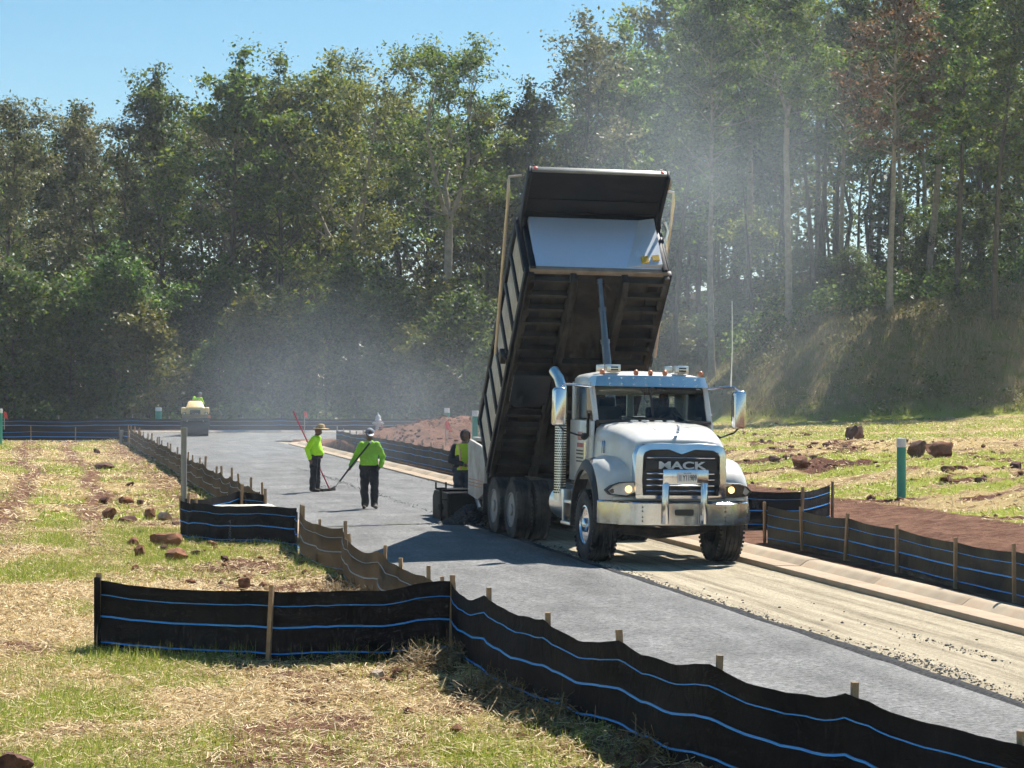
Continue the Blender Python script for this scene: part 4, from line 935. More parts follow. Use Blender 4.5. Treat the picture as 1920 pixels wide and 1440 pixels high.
# roof lamps, horns, antenna stub
for x in (-.80,-.24,.0,.24,.84):
    mb = MB(); mb.lathe([(0,0.03),(.03,.042),(.065,.038),(.085,.02),(.09,0)], 'z', (x,.62,2.915), 14); mb.build('roof_marker_lamp', M_amber, cab)
for x in (-.56, .58):
    mb = MB(); mb.box((x,.85,3.02),(.22,.16,.125)); mb.box((x-.19,.92,3.02),(.12,.10,.11)); mb.box((x,.85,2.955),(.08,.1,.05)); ac = mb.build('strobe_lamp', M_alum, cab, bevel=.012)
    mb = MB()
    for z in (3.0,3.04): mb.box((x+.005,.766,z),(.12,.006,.022))
    mb.build('strobe_lens', M_ink, ac)
# mirrors
for s in (-1, 1):
    xm = s*1.50
    mb = MB(); P = [(-.105,2.13),(-.09,2.09),(.09,2.09),(.105,2.13),(.105,2.66),(.07,2.70),(-.07,2.70),(-.105,2.66)]
    mb.prism([(xm+x, z) for x, z in P], .55, .70, 'y'); mm = T(mb, 'mirror', M_chrome, bevel=.03, seg=3, smooth=50)
    mb = MB(); mb.prism([(xm+x*.9, 2.40+(z-2.40)*.93) for x, z in P], .70, .708, 'y'); mb.build('mirror_glass', M_mirror, mm)
    mb = MB(); mb.tube([(s*.97,.66,2.72),(s*1.30,.62,2.75),(s*1.43,.62,2.75),(s*1.49,.62,2.70),(s*1.50,.62,2.66)], .018, 8); mb.build('mirror_arm', M_chrome, mm)
    mb = MB(); mb.tube([(s*1.50,.62,2.10),(s*1.42,.60,2.02),(s*1.2,.56,1.95),(s*1.03,.55,1.93)], .014, 8); mb.lathe([(-.03,0),(-.025,.055),(.0,.06),(.02,.03),(.02,0)], 'y', (s*1.10,.53,1.93), 16); mb.build('spot_mirror_arm', M_ink, mm)
mb = MB(); mb.tube([(1.36,.62,2.74),(1.37,.62,3.4),(1.35,.62,4.15)], [.010,.008,.005], 6); T(mb, 'whip_antenna', M_alum)
# exhaust stack with perforated guard
mb = MB(); mb.tube([(-1.12,1.92,.85),(-1.12,1.92,2.55),(-1.12,1.95,2.72),(-1.14,2.05,2.86),(-1.18,2.22,2.98)], [.095,.095,.085,.085,.085], 18); ex = T(mb, 'exhaust_stack', M_alum)
mb = MB()
for k in range(30):
    z = .98+k*.042
    for j in range(9):
        a = PI*1.0+(j+.5*(k % 2))*.36-.3; mb.box((-1.12+.098*math.cos(a), 1.92+.098*math.sin(a), z), (.012,.022,.024), (0,0,a))
mb.build('guard_perforations', M_ink, ex)
mb = MB(); mb.box((-.86,1.92,1.9),(.10,.10,1.5)); mb.box((-.97,1.92,2.3),(.14,.05,.05)); mb.box((-.97,1.92,1.3),(.14,.05,.05)); T(mb, 'stack_bracket', M_frame)
mb = MB(); mb.lathe([(1.25,0),(1.25,.17),(1.28,.2),(2.05,.2),(2.08,.17),(2.08,0)], 'z', (.98,2.0,0), 22); T(mb, 'air_cleaner', M_alum)
# door lettering
dl = [o for o in cab.children if o.name.startswith('door') and 'window' not in o.name and 'handle' not in o.name]
mb = MB(); [mb.box((-1.0195,1.08+yy,1.93),(.003,.035,.13)) for yy in (-.12,-.04,.05,.12)]; mb.box((-1.0195,1.08,1.87),(.003,.20,.02)); [mb.box((-1.0195,1.08+yy,1.78),(.003,.05,.07)) for yy in (-.18,-.1,-.02,.06,.14)]; mb.build('door_red_lettering', M_redink, dl[0])
mb = MB()
for z in (1.69,1.64,1.575,1.52): mb.box((-1.0195,1.08,z),(.003,.42,.026))
mb.build('door_small_lettering', M_ink, dl[0])
mb = MB()
for k in range(5): mb.box((-.945,.40-.0,1.985),(.0,.0,.0))
# ---- bed, tilted about the rear hinge
TILT = R(-45.7); BL = 5.0; BW = 1.22; BH = 1.30
mb = MB(); mb.box((0,-BL/2,.02),(2*BW,BL,.05)); bed = T(mb, 'dump_bed', M_under, loc=(.08,6.9,1.10), rot=(TILT,0,R(-3.0)))
def Bp(mb, name, mat, **k): return mb.build(name, mat, bed, **k)
for s in (-1, 1):
    mb = MB(); mb.prism([(-BL,-.02),(-BL,-.22),(-BL+.25,-.30),(-.2,-.30),(0,-.2),(0,-.02)], s*.45-.055, s*.45+.055, 'x'); Bp(mb, 'bed_rail', M_under, bevel=.008)
    mb = MB(); mb.box((s*(BW-.03),-BL/2,-.06),(.10,BL,.12)); Bp(mb, 'bed_edge_rail', M_under, bevel=.01)
    # side wall with posts and pale panels between them
    mb = MB(); mb.box((s*(BW+.01),-BL/2,BH/2),(.05,BL,BH)); sd = Bp(mb, 'bed_side', M_navy)
    mb = MB(); mb.box((s*(BW+.02),-BL/2,BH+.02),(.14,BL+.05,.14)); mb.build('top_rail', M_navy, sd, bevel=.02)
    mb = MB(); mb.box((s*(BW+.015),-BL/2,.04),(.12,BL+.02,.14)); mb.build('lower_rail', M_navy, sd, bevel=.02)
    ys = np.linspace(-BL+.06, -.10, 8)
    for i, y in enumerate(ys):
        mb = MB(); mb.prism([(s*(BW+.03), y-.075),(s*(BW+.085), y-.05),(s*(BW+.085), y+.05),(s*(BW+.03), y+.075)], .10, BH-.04, 'z'); mb.build('side_post', M_navy, sd, bevel=.006)
        if i < 7:
            yc = (y+ys[i+1])/2; L = ys[i+1]-y-.17
            mb = MB(); mb.box((s*(BW+.042),yc,BH/2+.02),(.02,L,BH-.26)); mb.build('side_panel', M_panel, sd, bevel=.004)
for k, y in enumerate(np.linspace(-BL+.12, -.35, 15)):
    for (x0, x1) in ((-BW+.03,-.50),(.50,BW-.03))+(((-.395,.395),) if k % 4 == 2 and k > 4 else ()):
        mb = MB(); mb.box(((x0+x1)/2,y,-.075),(x1-x0,.065,.13)); Bp(mb, 'cross_member', M_under)
    for s in (-1, 1):
        mb = MB(); mb.box((s*(BW-.22),y+.16,-.02),(.18,.19,.03)); Bp(mb, 'gusset_plate', M_navy)
# headboard box and cab shield
mb = MB(); mb.prism([(0,.02),(-.03,.04),(-.06,.10),(-.24,BH-.14),(-.20,BH-.10),(0,BH-.08)], -BW+.10, BW-.10, 'x')
hb = Bp(mb, 'headboard', pm('bright_stainless_headboard', (.72,.78,.88), .48, .75, var=.05, scale=1.2), loc=(0,-BL,0), bevel=.012)
mb = MB(); mb.add([(BW-.72,-.068,.10),(BW-.11,-.16,.10),(BW-.12,-.30,BH-.15),(BW-.38,-.246,BH-.15),(BW-.72,-.03,.10),(BW-.11,-.03,.10),(BW-.12,-.10,BH-.15),(BW-.38,-.10,BH-.15)], [(0,1,2,3),(7,6,5,4),(0,4,5,1),(1,5,6,2),(2,6,7,3),(3,7,4,0)]); mb.build('headboard_return', pm('pale_stainless_return', (.82,.86,.90), .42, .7, var=.04), hb, smooth=0)
mb = MB(); mb.box((BW-.40,-.145,.22),(.13,.02,.15),(.14,0,-.15)); mb.box((BW-.21,-.175,.24),(.12,.02,.12),(.14,0,-.15)); mb.build('warning_decal', M_yel, hb)
mb = MB(); mb.box((0,-BL-.01,.03),(2*BW,.10,.10)); Bp(mb, 'headboard_sill', pm('worn_brown_steel', (.24,.19,.15), .6, var=.3), bevel=.01)
for s in (-1, 1):
    mb = MB(); mb.prism([(-BL-.02,.0),(-BL-.10,.02),(-BL-.10,BH),(-BL-.02,BH)], s*(BW-.06)-.05, s*(BW-.06)+.05, 'x'); Bp(mb, 'headboard_post', M_navy, bevel=.01)
    mb = MB(); mb.prism([(.02,-.02),(.02,-.12),(.32,-.34),(.32,-.02)], s*.45-.012, s*.45+.012, 'x'); Bp(mb, 'lift_gusset', M_navy, loc=(0,-BL+.02,0))
SH = 1.16
mb = MB(); mb.loft([[(-BW+.02,-BL+.02,BH-.05),(BW-.02,-BL+.02,BH-.05)],[(-BW+.02,-BL-.20,BH+.02),(BW-.02,-BL-.20,BH+.02)],[(-BW+.02,-BL-.55,BH+.05),(BW-.02,-BL-.55,BH+.05)],[(-BW+.05,-BL-SH,BH-.02),(BW-.05,-BL-SH,BH-.02)],
 [(-BW+.05,-BL-SH,BH+.05),(BW-.05,-BL-SH,BH+.05)],[(-BW+.02,-BL-.55,BH+.12),(BW-.02,-BL-.55,BH+.12)],[(-BW+.02,-BL+.02,BH+.06),(BW-.02,-BL+.02,BH+.06)]], closed=False, cap=False)
cs_ = Bp(mb, 'cab_shield', M_navy)
mb = MB(); mb.box((0,-BL-SH-.01,BH+.015),(2*BW-.06,.05,.10)); mb.build('cab_shield_lip', pm('grey_edge_steel', (.20,.21,.20), .45, .3, var=.2), cs_, bevel=.01)
for s in (-1, 1):
    mb = MB(); mb.prism([(-BL,BH-.30),(-BL-.25,BH-.12),(-BL-SH,BH-.10),(-BL-SH-.03,BH+.08),(-BL,BH+.10)], s*(BW-.0)-.03, s*(BW-.0)+.03, 'x'); mb.build('cab_shield_side', M_navy, cs_, bevel=.008)
    mb = MB(); mb.lathe([(-BL-SH-.045,0),(-BL-SH-.04,.035),(-BL-SH-.02,.04)], 'y', (s*(BW-.1),0,BH+.03), 12); mb.build('marker_lamp', M_red, cs_)
    mb = MB(); mb.box((s*.45*.6,-BL-.3,BH+.0),(.0,.0,.0))
mb = MB()
for yy in (-BL-.22,-BL-.52): mb.bar((-BW+.05,yy,BH+.005),(BW-.05,yy,BH+.005),.02,.02)
mb.build('shield_crease', M_navy, cs_)
# tarp roller and arms
mb = MB(); mb.tube([(-1.46,-2.75,.30),(-1.46,-2.8,.34),(-1.47,-5.35,1.46),(-1.47,-5.62,1.68),(-1.46,-5.66,1.72),(-1.24,-5.68,1.74)], [.03,.03,.03,.028,.026,.022], 8); Bp(mb, 'tarp_arm', pm('tan_tube', (.55,.46,.36), .35, .5, var=.1))
mb = MB(); mb.tube([(1.46,-2.75,.30),(1.46,-4.7,1.12),(1.47,-5.45,1.40),(1.46,-5.60,1.52),(1.24,-5.62,1.56)], [.03,.03,.03,.026,.022], 8); mb.tube([(1.36,-4.8,1.0),(1.42,-5.0,1.2),(1.36,-5.1,1.3)], .03, 6); Bp(mb, 'tarp_arm', M_alum)
mb = MB(); mb.tube([(BW-.05,-BL-.72,BH+.30),(BW+.16,-BL-.72,BH+.30)], .11, 14); Bp(mb, 'tarp_roller', pm('rolled_tan_tarp', (.50,.38,.24), .7), bevel=0)
for s in (-1, 1):
    mb = MB(); mb.box((s*1.34,-2.75,.25),(.10,.18,.22)); Bp(mb, 'tarp_motor', M_frame, bevel=.01)
# octagonal fender plate under the bed
oc = [(-1.20,-2.16),(-1.10,-2.02),(-.62,-2.02),(-.52,-2.16),(-.52,-2.80),(-1.20,-2.80)]
mb = MB(); mb.prism(oc, -.30, -.27, 'z'); Bp(mb, 'fender_plate', pm('blue_black_plate', (.022,.028,.04), .35, var=.2), bevel=.01)
# tailgate hanging at the back
mb = MB(); mb.box((0,.05,.55),(2*BW-.02,.08,1.3),(-.55,0,0)); Bp(mb, 'tailgate', M_navy, bevel=.02)
# hoist
c0 = Vector((0,2.35,1.1)); c1 = Vector((-.10, 6.9+(-BL+.06)*math.cos(TILT)-(-.10)*math.sin(TILT), 1.10+(-BL+.06)*math.sin(TILT)+(-.10)*math.cos(TILT)))
prev = c0
M_rod = pm('grey_hoist_steel', (.16,.18,.20), .35, .7, var=.1)
for i, (f, r) in enumerate(((.50,.088),(.70,.070),(.86,.055),(1.0,.042))):
    q = c0.lerp(c1, f); mb = MB(); mb.tube([prev, q], r, 14); mb.tube([q-(q-prev).normalized()*.06, q], r+.012, 14); T(mb, 'hoist_stage', M_rod); prev = q
# mud flaps and rear fender bits
for s in (-1, 1):
    mb = MB(); mb.box((s*.93,7.1,.62),(.60,.02,.55)); T(mb, 'mud_flap', M_blackp)

# ------------------------------------------------------------------ asphalt paver behind the truck (same local sense)
pv_o = uv2w(9.55, 1.56)
paver = empty('asphalt_paver', (pv_o[0], pv_o[1], .0), (0,0,TH)); tag(paver, 'dusty grey and black asphalt paver mostly hidden behind the truck', 'paver')
M_pgrey = pm('dusty_white_hopper_paint', (.46,.45,.43), .55, var=.15, scale=2.5, dirt=(.30,.22,.15), dscale=3, damt=.7)
M_pblack = pm('tar_blackened_steel', (.009,.009,.010), .6, var=.3, dirt=(.04,.035,.03), damt=.3, spec=.12)
def Pv(mb, name, mat, **k): return mb.build(name, mat, paver, **k)
for s in (-1, 1):
    mb = MB(); mb.prism([(-.85,.72),(-.95,1.42),(-.60,1.58),(.55,1.68),(.75,1.6),(.75,.62),(-.2,.55)], s*1.45-.03, s*1.45+.03, 'x'); hw = Pv(mb, 'hopper_wing', M_pgrey, bevel=.01)
    mb = MB()
    for z in (.80,.86,.92): mb.box((s*1.483,-.05,z),(.004,1.4,.016))
    mb.build('orange_stripe', pm('worn_orange_stripe', (.42,.18,.08), .6, var=.3), hw)
    mb = MB(); mb.box((s*1.0,1.0,.34),(.34,2.9,.62)); tr = Pv(mb, 'crawler_track', M_pblack, bevel=.12, seg=3)
mb = MB(); mb.box((0,.0,.70),(2.5,1.7,.06)); mb.box((0,-.80,.52),(2.5,.12,.40)); Pv(mb, 'hopper_floor', M_pblack, bevel=.01)
mb = MB(); mb.box((0,1.75,1.12),(2.2,2.0,1.0)); Pv(mb, 'tractor_body', M_pblack, bevel=.04)
mb = MB(); mb.box((0,1.4,1.66),(2.3,1.2,.07)); mb.box((-.5,1.6,1.75),(1.1,.5,.10)); mb.box((0,.85,1.72),(2.3,.05,.05)); Pv(mb, 'deck', M_pgrey, bevel=.01)
mb = MB(); mb.box((-.62,1.9,1.86),(.5,.32,.16),(.3,0,0)); mb.tube([(-.75,1.7,1.7),(-.75,1.7,2.0)],.03,8); mb.lathe([(0,0),(.02,.06),(.08,.07),(.14,.05),(.16,0)],'z',(-.75,1.7,1.98),12); Pv(mb, 'control_console', M_pblack)
mb = MB(); mb.tube([(-.9,1.35,1.7),(-.9,1.35,2.15),(-.2,1.35,2.18),(.6,1.35,2.18)],.02,6); Pv(mb, 'hand_rail', M_pblack)
for s in (-1, 1):
    mb = MB(); mb.bar((s*1.42,.9,.55),(s*1.42,3.2,.35),.08,.16); Pv(mb, 'tow_arm', M_pblack)
mb = MB(); mb.box((-.1,2.95,.32),(3.1,.75,.46)); mb.box((-.1,3.2,.58),(3.1,.45,.05)); Pv(mb, 'screed', M_pblack, bevel=.02)
mb = MB(); mb.prism([(.9,.02),(.9,.62),(2.4,.62),(2.6,.5),(2.6,.02)], -1.86, -1.80, 'x'); mb.prism([(.9,.05),(.9,.62),(1.0,.62),(1.0,.05)], -1.8, -1.05, 'x'); eg = Pv(mb, 'end_gate', M_pblack, bevel=.01)
mb = MB(); mb.prism([(-1.8,.05),(-1.15,.05),(-1.15,.55)], .95, 1.6, 'y'); Pv(mb, 'auger_box', M_pblack)
mb = MB(); mb.tube([(-1.98,.95,.02),(-1.98,.95,.72)], .028, 8); mb.tube([(-1.98,.95,.15),(-1.90,.95,.15)], .02, 6); mb.tube([(-1.98,.95,.5),(-1.86,.95,.5)], .02, 6); mb.bar((-2.09,.95,.72),(-1.87,.95,.72),.03,.03); mb.bar((-2.08,.95,.72),(-2.08,.95,.84),.03,.03); mb.bar((-1.88,.95,.72),(-1.88,.95,.84),.03,.03); mb.lathe([(-.06,.05),(0,.06),(.06,.05)],'z',(-1.98,.95,.36),10); mb.box((-1.98,.95,.03),(.18,.24,.06)); Pv(mb, 'depth_crank', M_pblack)
for k in range(5):
    mb = MB(); y0 = 1.0+.22*k; mb.tube([(-1.12,y0,1.55),(-1.17,y0+.1,1.2),(-1.14,y0+.05,.8),(-1.2,y0+.2,.5)], .018, 6); Pv(mb, 'hydraulic_hose', M_ink)
mb = MB(); mb.tube([(-1.36,.1,.35),(-1.36,.55,.62)], .05, 10); mb.tube([(-1.36,.5,.6),(-1.36,.95,.86)], .03, 10); Pv(mb, 'lift_cylinder', M_rod)
for x in (-.9,-.3,.3,.9):
    mb = MB(); mb.lathe([(-.05,.10),(-.04,.14),(.04,.14),(.05,.10)], 'x', (x*.9,.95,.30), 14); mb.tube([(x*.9-.12,.95,.30),(x*.9+.12,.95,.30)],.04,8); Pv(mb, 'auger_flight', M_pblack)
mb = MB(); mb.box((-1.12,1.75,1.25),(.04,1.5,.5)); [mb.box((-1.15,1.75,1.08+.07*k),(.03,1.3,.02)) for k in range(6)]; Pv(mb, 'side_louvre_panel', M_pgrey, bevel=.004)
# mix spilled ahead of the gate
n = 1500; r_ = np.random.default_rng(8); hx = r_.normal(0, .30, n); hy = r_.normal(0, .28, n)
hz = np.clip(.42*np.exp(-(hx/.38)**2-(hy/.36)**2), 0, 1)
q = [uv2w(9.55+.55+b_, 1.56-1.45+a_) for a_, b_ in zip(hx, hy)]
tag(link('asphalt_heap', clod_mesh('asphalt_heap', np.array([p[0] for p in q]), np.array([p[1] for p in q]), .02+.03*r_.random(n), M_crumb, r_, .3, .01+hz*.9)), 'heap of loose black asphalt mix in front of the paver end gate', 'asphalt', kind='stuff')

# ------------------------------------------------------------------ people
M_skin = pm('tanned_skin', (.20,.105,.065), .6, var=.1)
M_skind = pm('shaded_brown_skin', (.12,.062,.042), .6, var=.1)
M_lime = pm('hi_vis_yellow_green_shirt', (.48,.88,.02), .75, var=.10, scale=6, bump=.3, bscale=14)
M_limeg = pm('sweaty_lime_green_shirt', (.28,.62,.04), .8, var=.22, scale=5, bump=.3, bscale=14, dirt=(.24,.30,.05), dscale=4, damt=.5)
M_trous = pm('black_work_trousers', (.012,.013,.017), .85, var=.3, scale=6, bump=.4, bscale=12)
M_jeans = pm('dark_denim', (.035,.045,.065), .85, var=.3, scale=6, bump=.3, bscale=12)
M_boot = pm('brown_work_boots', (.055,.038,.026), .7, var=.3, dirt=(.16,.13,.1), damt=.5)
M_hood = pm('dark_navy_hoodie', (.016,.018,.028), .9, var=.2)
def lerp(a, b, t): return tuple(a[i]+(b[i]-a[i])*t for i in range(3))
def person(label, loc, rotz, J, mats, voxel=.011, belly=0.0, hands=('relaxed','relaxed'), scale=1.):
    """J: joints in a body frame facing -y; mats: skin, shirt, trousers, boots. One remeshed body surface."""
    segs = []                                             # p0, p1, r0, r1, material
    SK, SH_, TR, BO = 0, 1, 2, 3
    pel, chest, neck, head = J['pelvis'], J['chest'], J['neck'], J['head']
    rings = [(lerp(pel, chest, -.28), .170, .125, TR), (pel, .188, .135+belly*.6, TR), (lerp(pel, chest, .30), .188, .128+belly, SH_), (lerp(pel, chest, .7), .198, .132+belly*.5, SH_), (chest, .200, .128, SH_), (lerp(chest, neck, .40), .165, .105, SH_), (lerp(chest, neck, .66), .115, .085, SH_), (lerp(chest, neck, .86), .068, .066, SH_)]
    for i in range(len(rings)-1):
        segs.append(('ell', rings[i], rings[i+1]))
    caps = []
    for sd, s in (('l', 1), ('r', -1)):
        sh, el, wr = J['sh'+sd], J['el'+sd], J['wr'+sd]
        caps += [(sh, el, .074, .060, SH_), (el, wr, .060, .044, SH_)]
        hp, kn, an, toe = J['hp'+sd], J['kn'+sd], J['an'+sd], J['to'+sd]
        caps += [(hp, kn, .112, .090, TR), (kn, an, .088, .076, TR), (an, lerp(an, toe, .25), .052, .050, BO), ((an[0], an[1]+.03, an[2]-.045), (toe[0], toe[1], toe[2]+.0), .045, .038, BO)]
        # hand: palm, four fingers and a thumb
        hd = J['hd'+sd]; d = (Vector(hd)-Vector(wr)).normalized(); a = d.cross(Vector((0,1,0.2)))
        if a.length < .1: a = Vector((1,0,0))
        a.normalize(); b = a.cross(d); pc = Vector(wr)+d*.075
        caps.append((wr, tuple(pc), .030, .034, SK))
        caps.append((tuple(pc-b*.02), tuple(pc+b*.02), .026, .026, SK))
        grip = 1.0 if hands[0 if sd == 'l' else 1] == 'grip' else .35
        for k, ln in enumerate((.068,.078,.074,.058)):
            r0 = pc+b*(-.030+.020*k)+d*.015
            m = r0+d*ln*.55+a*s*ln*.25*grip; t = m+d*ln*(.5-.6*grip)+a*s*ln*.45*grip
            caps += [(tuple(r0), tuple(m), .0105, .0095, SK), (tuple(m), tuple(t), .0095, .008, SK)]
        r0 = Vector(wr)+d*.045-b*.026; m = r0-b*.026+d*.028+a*s*.012; caps += [(tuple(r0), tuple(m), .0135, .011, SK), (tuple(m), tuple(m+d*.03+a*s*.018), .011, .009, SK)]
    caps.append((lerp(chest, neck, .7), neck, .062, .056, SK))
    hx = Vector(head); fwd = Vector(J.get('face', (0,-1,0))).normalized()
    bm = bmesh.new(); mb = MB()
    for _, r0, r1 in segs:
        R_ = []
        for (c, rx, ry, m) in (r0, r1): R_.append([(c[0]+rx*math.cos(t), c[1]+ry*math.sin(t), c[2]) for t in np.linspace(0, 2*PI, 20, endpoint=False)])
        mb.loft(R_)
    for (p0, p1, ra, rb, m) in caps:
        p0 = Vector(p0); p1 = Vector(p1); d = (p1-p0); L = max(d.length, 1e-4); d.normalize()
        pts, rad = [], []
        for k in (1, .8, .5, .2): pts.append(p0-d*ra*k); rad.append(ra*math.sqrt(max(0, 1-k*k))+.0005)
        pts.append(p0); rad.append(ra); pts.append(p1); rad.append(rb)
        for k in (.2, .5, .8, 1): pts.append(p1+d*rb*k); rad.append(rb*math.sqrt(max(0, 1-k*k))+.0005)
        mb.tube(pts, rad, 10)
    def ell(c, rx, ry, rz):
        vs = []; fs = []; n, m_ = 14, 9
        M = fwd.to_track_quat('-Y', 'Z').to_matrix()
        for i in range(m_+1):
            t = PI*i/m_
            for k in range(n):
                a = 2*PI*k/n; vs.append(Vector(c)+M @ Vector((rx*math.sin(t)*math.cos(a), ry*math.sin(t)*math.sin(a), rz*math.cos(t))))
        for i in range(m_):
            for k in range(n): fs.append((i*n+k, i*n+(k+1) % n, (i+1)*n+(k+1) % n, (i+1)*n+k))
        mb.add(vs, fs)
    side = fwd.cross(Vector((0,0,1)))
    ell(hx+Vector((0,0,.015)), .078, .096, .112); ell(hx+fwd*.022-Vector((0,0,.055)), .058, .065, .062)      # skull, jaw
    ell(hx+fwd*.100-Vector((0,0,.012)), .014, .022, .024); ell(hx+fwd*.088+Vector((0,0,.022)), .055, .014, .010); ell(hx+fwd*.088-Vector((0,0,.055)), .026, .012, .009)   # nose, brow, lips
    for s in (-1, 1): ell(hx+side*s*.080-Vector((0,0,.008)), .010, .024, .034)
    me = mb.mesh('body', M_skin, 0)
    tmp = bpy.data.objects.new('tmp', me); C.objects.link(tmp)
    rm = tmp.modifiers.new('r', 'REMESH'); rm.mode = 'VOXEL'; rm.voxel_size = voxel
    sm = tmp.modifiers.new('s', 'SMOOTH'); sm.iterations = 3; sm.factor = .5
    dg = bpy.context.evaluated_depsgraph_get(); out = bpy.data.meshes.new_from_object(tmp.evaluated_get(dg))
    bpy.data.objects.remove(tmp)
    out.materials.clear()
    for m in mats: out.materials.append(m)
    n = len(out.vertices); co = np.empty(n*3); out.vertices.foreach_get('co', co); co = co.reshape(-1, 3)
    no = np.empty(n*3); out.vertices.foreach_get('normal', no); no = no.reshape(-1, 3)
    nf = len(out.polygons); fc = np.empty(nf*3); out.polygons.foreach_get('center', fc); fc = fc.reshape(-1, 3)
    def classify(Pn):
        best = np.full(len(Pn), 9.); mat_ = np.zeros(len(Pn), int)
        for (p0, p1, ra, rb, m) in caps:
            p0 = np.array(p0); d = np.array(p1)-p0; t = np.clip(((Pn-p0)@d)/max(d@d, 1e-9), 0, 1); dist = np.linalg.norm(Pn-p0-t[:,None]*d, axis=1)-(ra+(rb-ra)*t)
            k = dist < best; best[k] = dist[k]; mat_[k] = m
        for _, r0, r1 in segs:
            c0, c1 = np.array(r0[0]), np.array(r1[0]); t = (Pn[:,2]-c0[2])/(c1[2]-c0[2]); ins = (t >= -.1) & (t <= 1.1); tt = np.clip(t, 0, 1); c = c0+tt[:,None]*(c1-c0)
            rx = r0[1]+(r1[1]-r0[1])*tt; ry = r0[2]+(r1[2]-r0[2])*tt
            q = np.sqrt(((Pn[:,0]-c[:,0])/rx)**2+((Pn[:,1]-c[:,1])/ry)**2); dist = np.where(ins, (q-1)*np.minimum(rx, ry), 9)
            k = dist < best; best[k] = dist[k]; mat_[k] = r1[3]
        hd_ = np.linalg.norm(Pn-np.array(hx), axis=1)-.115; k = hd_ < np.minimum(best, .03); mat_[k] = SK
        wz = pel[2]+.04
        k = (mat_ == TR) & (Pn[:,2] > wz); mat_[k] = SH_
        k = (mat_ == SH_) & (Pn[:,2] < pel[2]-.02) & (np.hypot(Pn[:,0]-pel[0], Pn[:,1]-pel[1]) < .17); mat_[k] = TR
        return mat_
    mv = classify(co); amp = np.where(mv == 1, .020, np.where(mv == 2, .020, 0.))
    wr_ = (fbm(co[:,0]*9+co[:,2]*7, co[:,1]*9+co[:,2]*11, 3, 3)-.5)*2
    co = co+no*(amp*wr_+np.where((mv == 1)|(mv == 2), .006, 0))[:,None]
    out.vertices.foreach_set('co', co.ravel()); out.polygons.foreach_set('material_index', classify(fc).astype(np.int32)); out.shade_smooth(); out.update()
    o = link('person', out, None, loc, (0,0,rotz)); o.scale = (scale,)*3
    tag(o, label, 'person')
    # eyes
    eb = MB()
    for s in (-1, 1):
        c = hx+fwd*.090+side*s*.032+Vector((0,0,.006)); eb.lathe([(-.008,0),(-.005,.008),(0,.010),(.006,0)], 'z', tuple(c), 8)
    eb.build('eyes', M_ink, o); return o
def base_pose():
    return dict(pelvis=(0,0,.95), chest=(0,0,1.28), neck=(0,-.015,1.50), head=(0,-.03,1.62), shl=(.165,0,1.385), shr=(-.165,0,1.385), ell=(.25,.03,1.12), elr=(-.25,.03,1.12), wrl=(.25,-.04,.88), wrr=(-.25,-.04,.88), hdl=(.25,-.06,.78), hdr=(-.25,-.06,.78),
      hpl=(.095,0,.90), hpr=(-.095,0,.90), knl=(.105,-.02,.49), knr=(-.105,-.02,.49), anl=(.11,.02,.10), anr=(-.11,.02,.10), tol=(.13,-.17,.035), tor=(-.13,-.17,.035))
def roadz(x, y):
    u, v = w2uv(x, y); return float(mat_z(np.array(v)))+.004
# worker in straw hat leaning a rake
x, y = px(590, 922, .04); J = base_pose()
J.update(face=(0.05,-1,-.45), chest=(0,-.02,1.27), head=(0,-.10,1.585), neck=(0,-.065,1.475), shl=(.165,-.03,1.37), shr=(-.165,-.03,1.37), elr=(-.27,.10,1.10), wrr=(-.25,.03,.87), hdr=(-.24,.0,.77), ell=(.30,.04,1.12), wrl=(.28,-.10,.98), hdl=(.255,-.06,.90), anl=(.10,-.02,.10), tol=(.12,-.21,.035))
p1 = person('worker in straw hat and yellow-green shirt standing side-on with a rake', (x, y, roadz(x, y)), R(72), J, [M_skind, M_lime, M_trous, M_boot], belly=.07, hands=('grip','relaxed'), scale=.97)
mb = MB(); mb.lathe([(-.012,.205),(-.002,.20),(.0,.12),(.02,.100),(.07,.092),(.10,.075),(.112,.03),(.113,0)], 'z', (0,-.10,1.65), 24); h = mb.build('straw_hat', pm('tan_straw_hat', (.50,.36,.20), .8, var=.2, scale=12, bump=.4, bscale=60), p1, smooth=50); h.rotation_euler = (0.05,0,0)
mb = MB(); mb.lathe([(-.006,.20),(-.010,.10)], 'z', (0,-.10,1.65), 24); mb.lathe([(.0,.104),(.028,.102)], 'z', (0,-.10,1.653), 20); mb.build('hat_band', M_hood, h)
M_redp = pm('red_painted_handle', (.42,.03,.05), .45, var=.15)
lr = empty('asphalt_rake', (x, y, roadz(x, y))); tag(lr, 'red-handled asphalt rake held by the worker in the straw hat', 'rake')
b0, b1 = Vector((.36,.16,.06)), Vector((-.56,.20,2.02))
mb = MB(); mb.tube([b0, b1], .017, 8); mb.build('handle', M_redp, lr)
mb = MB(); mb.bar(b0+Vector((-.16,-.22,-.03)), b0+Vector((.12,.28,-.03)), .03, .08); mb.tube([b0, b0+Vector((-.02,.03,-.04))], .02, 6); mb.build('rake_head', M_frame, lr)
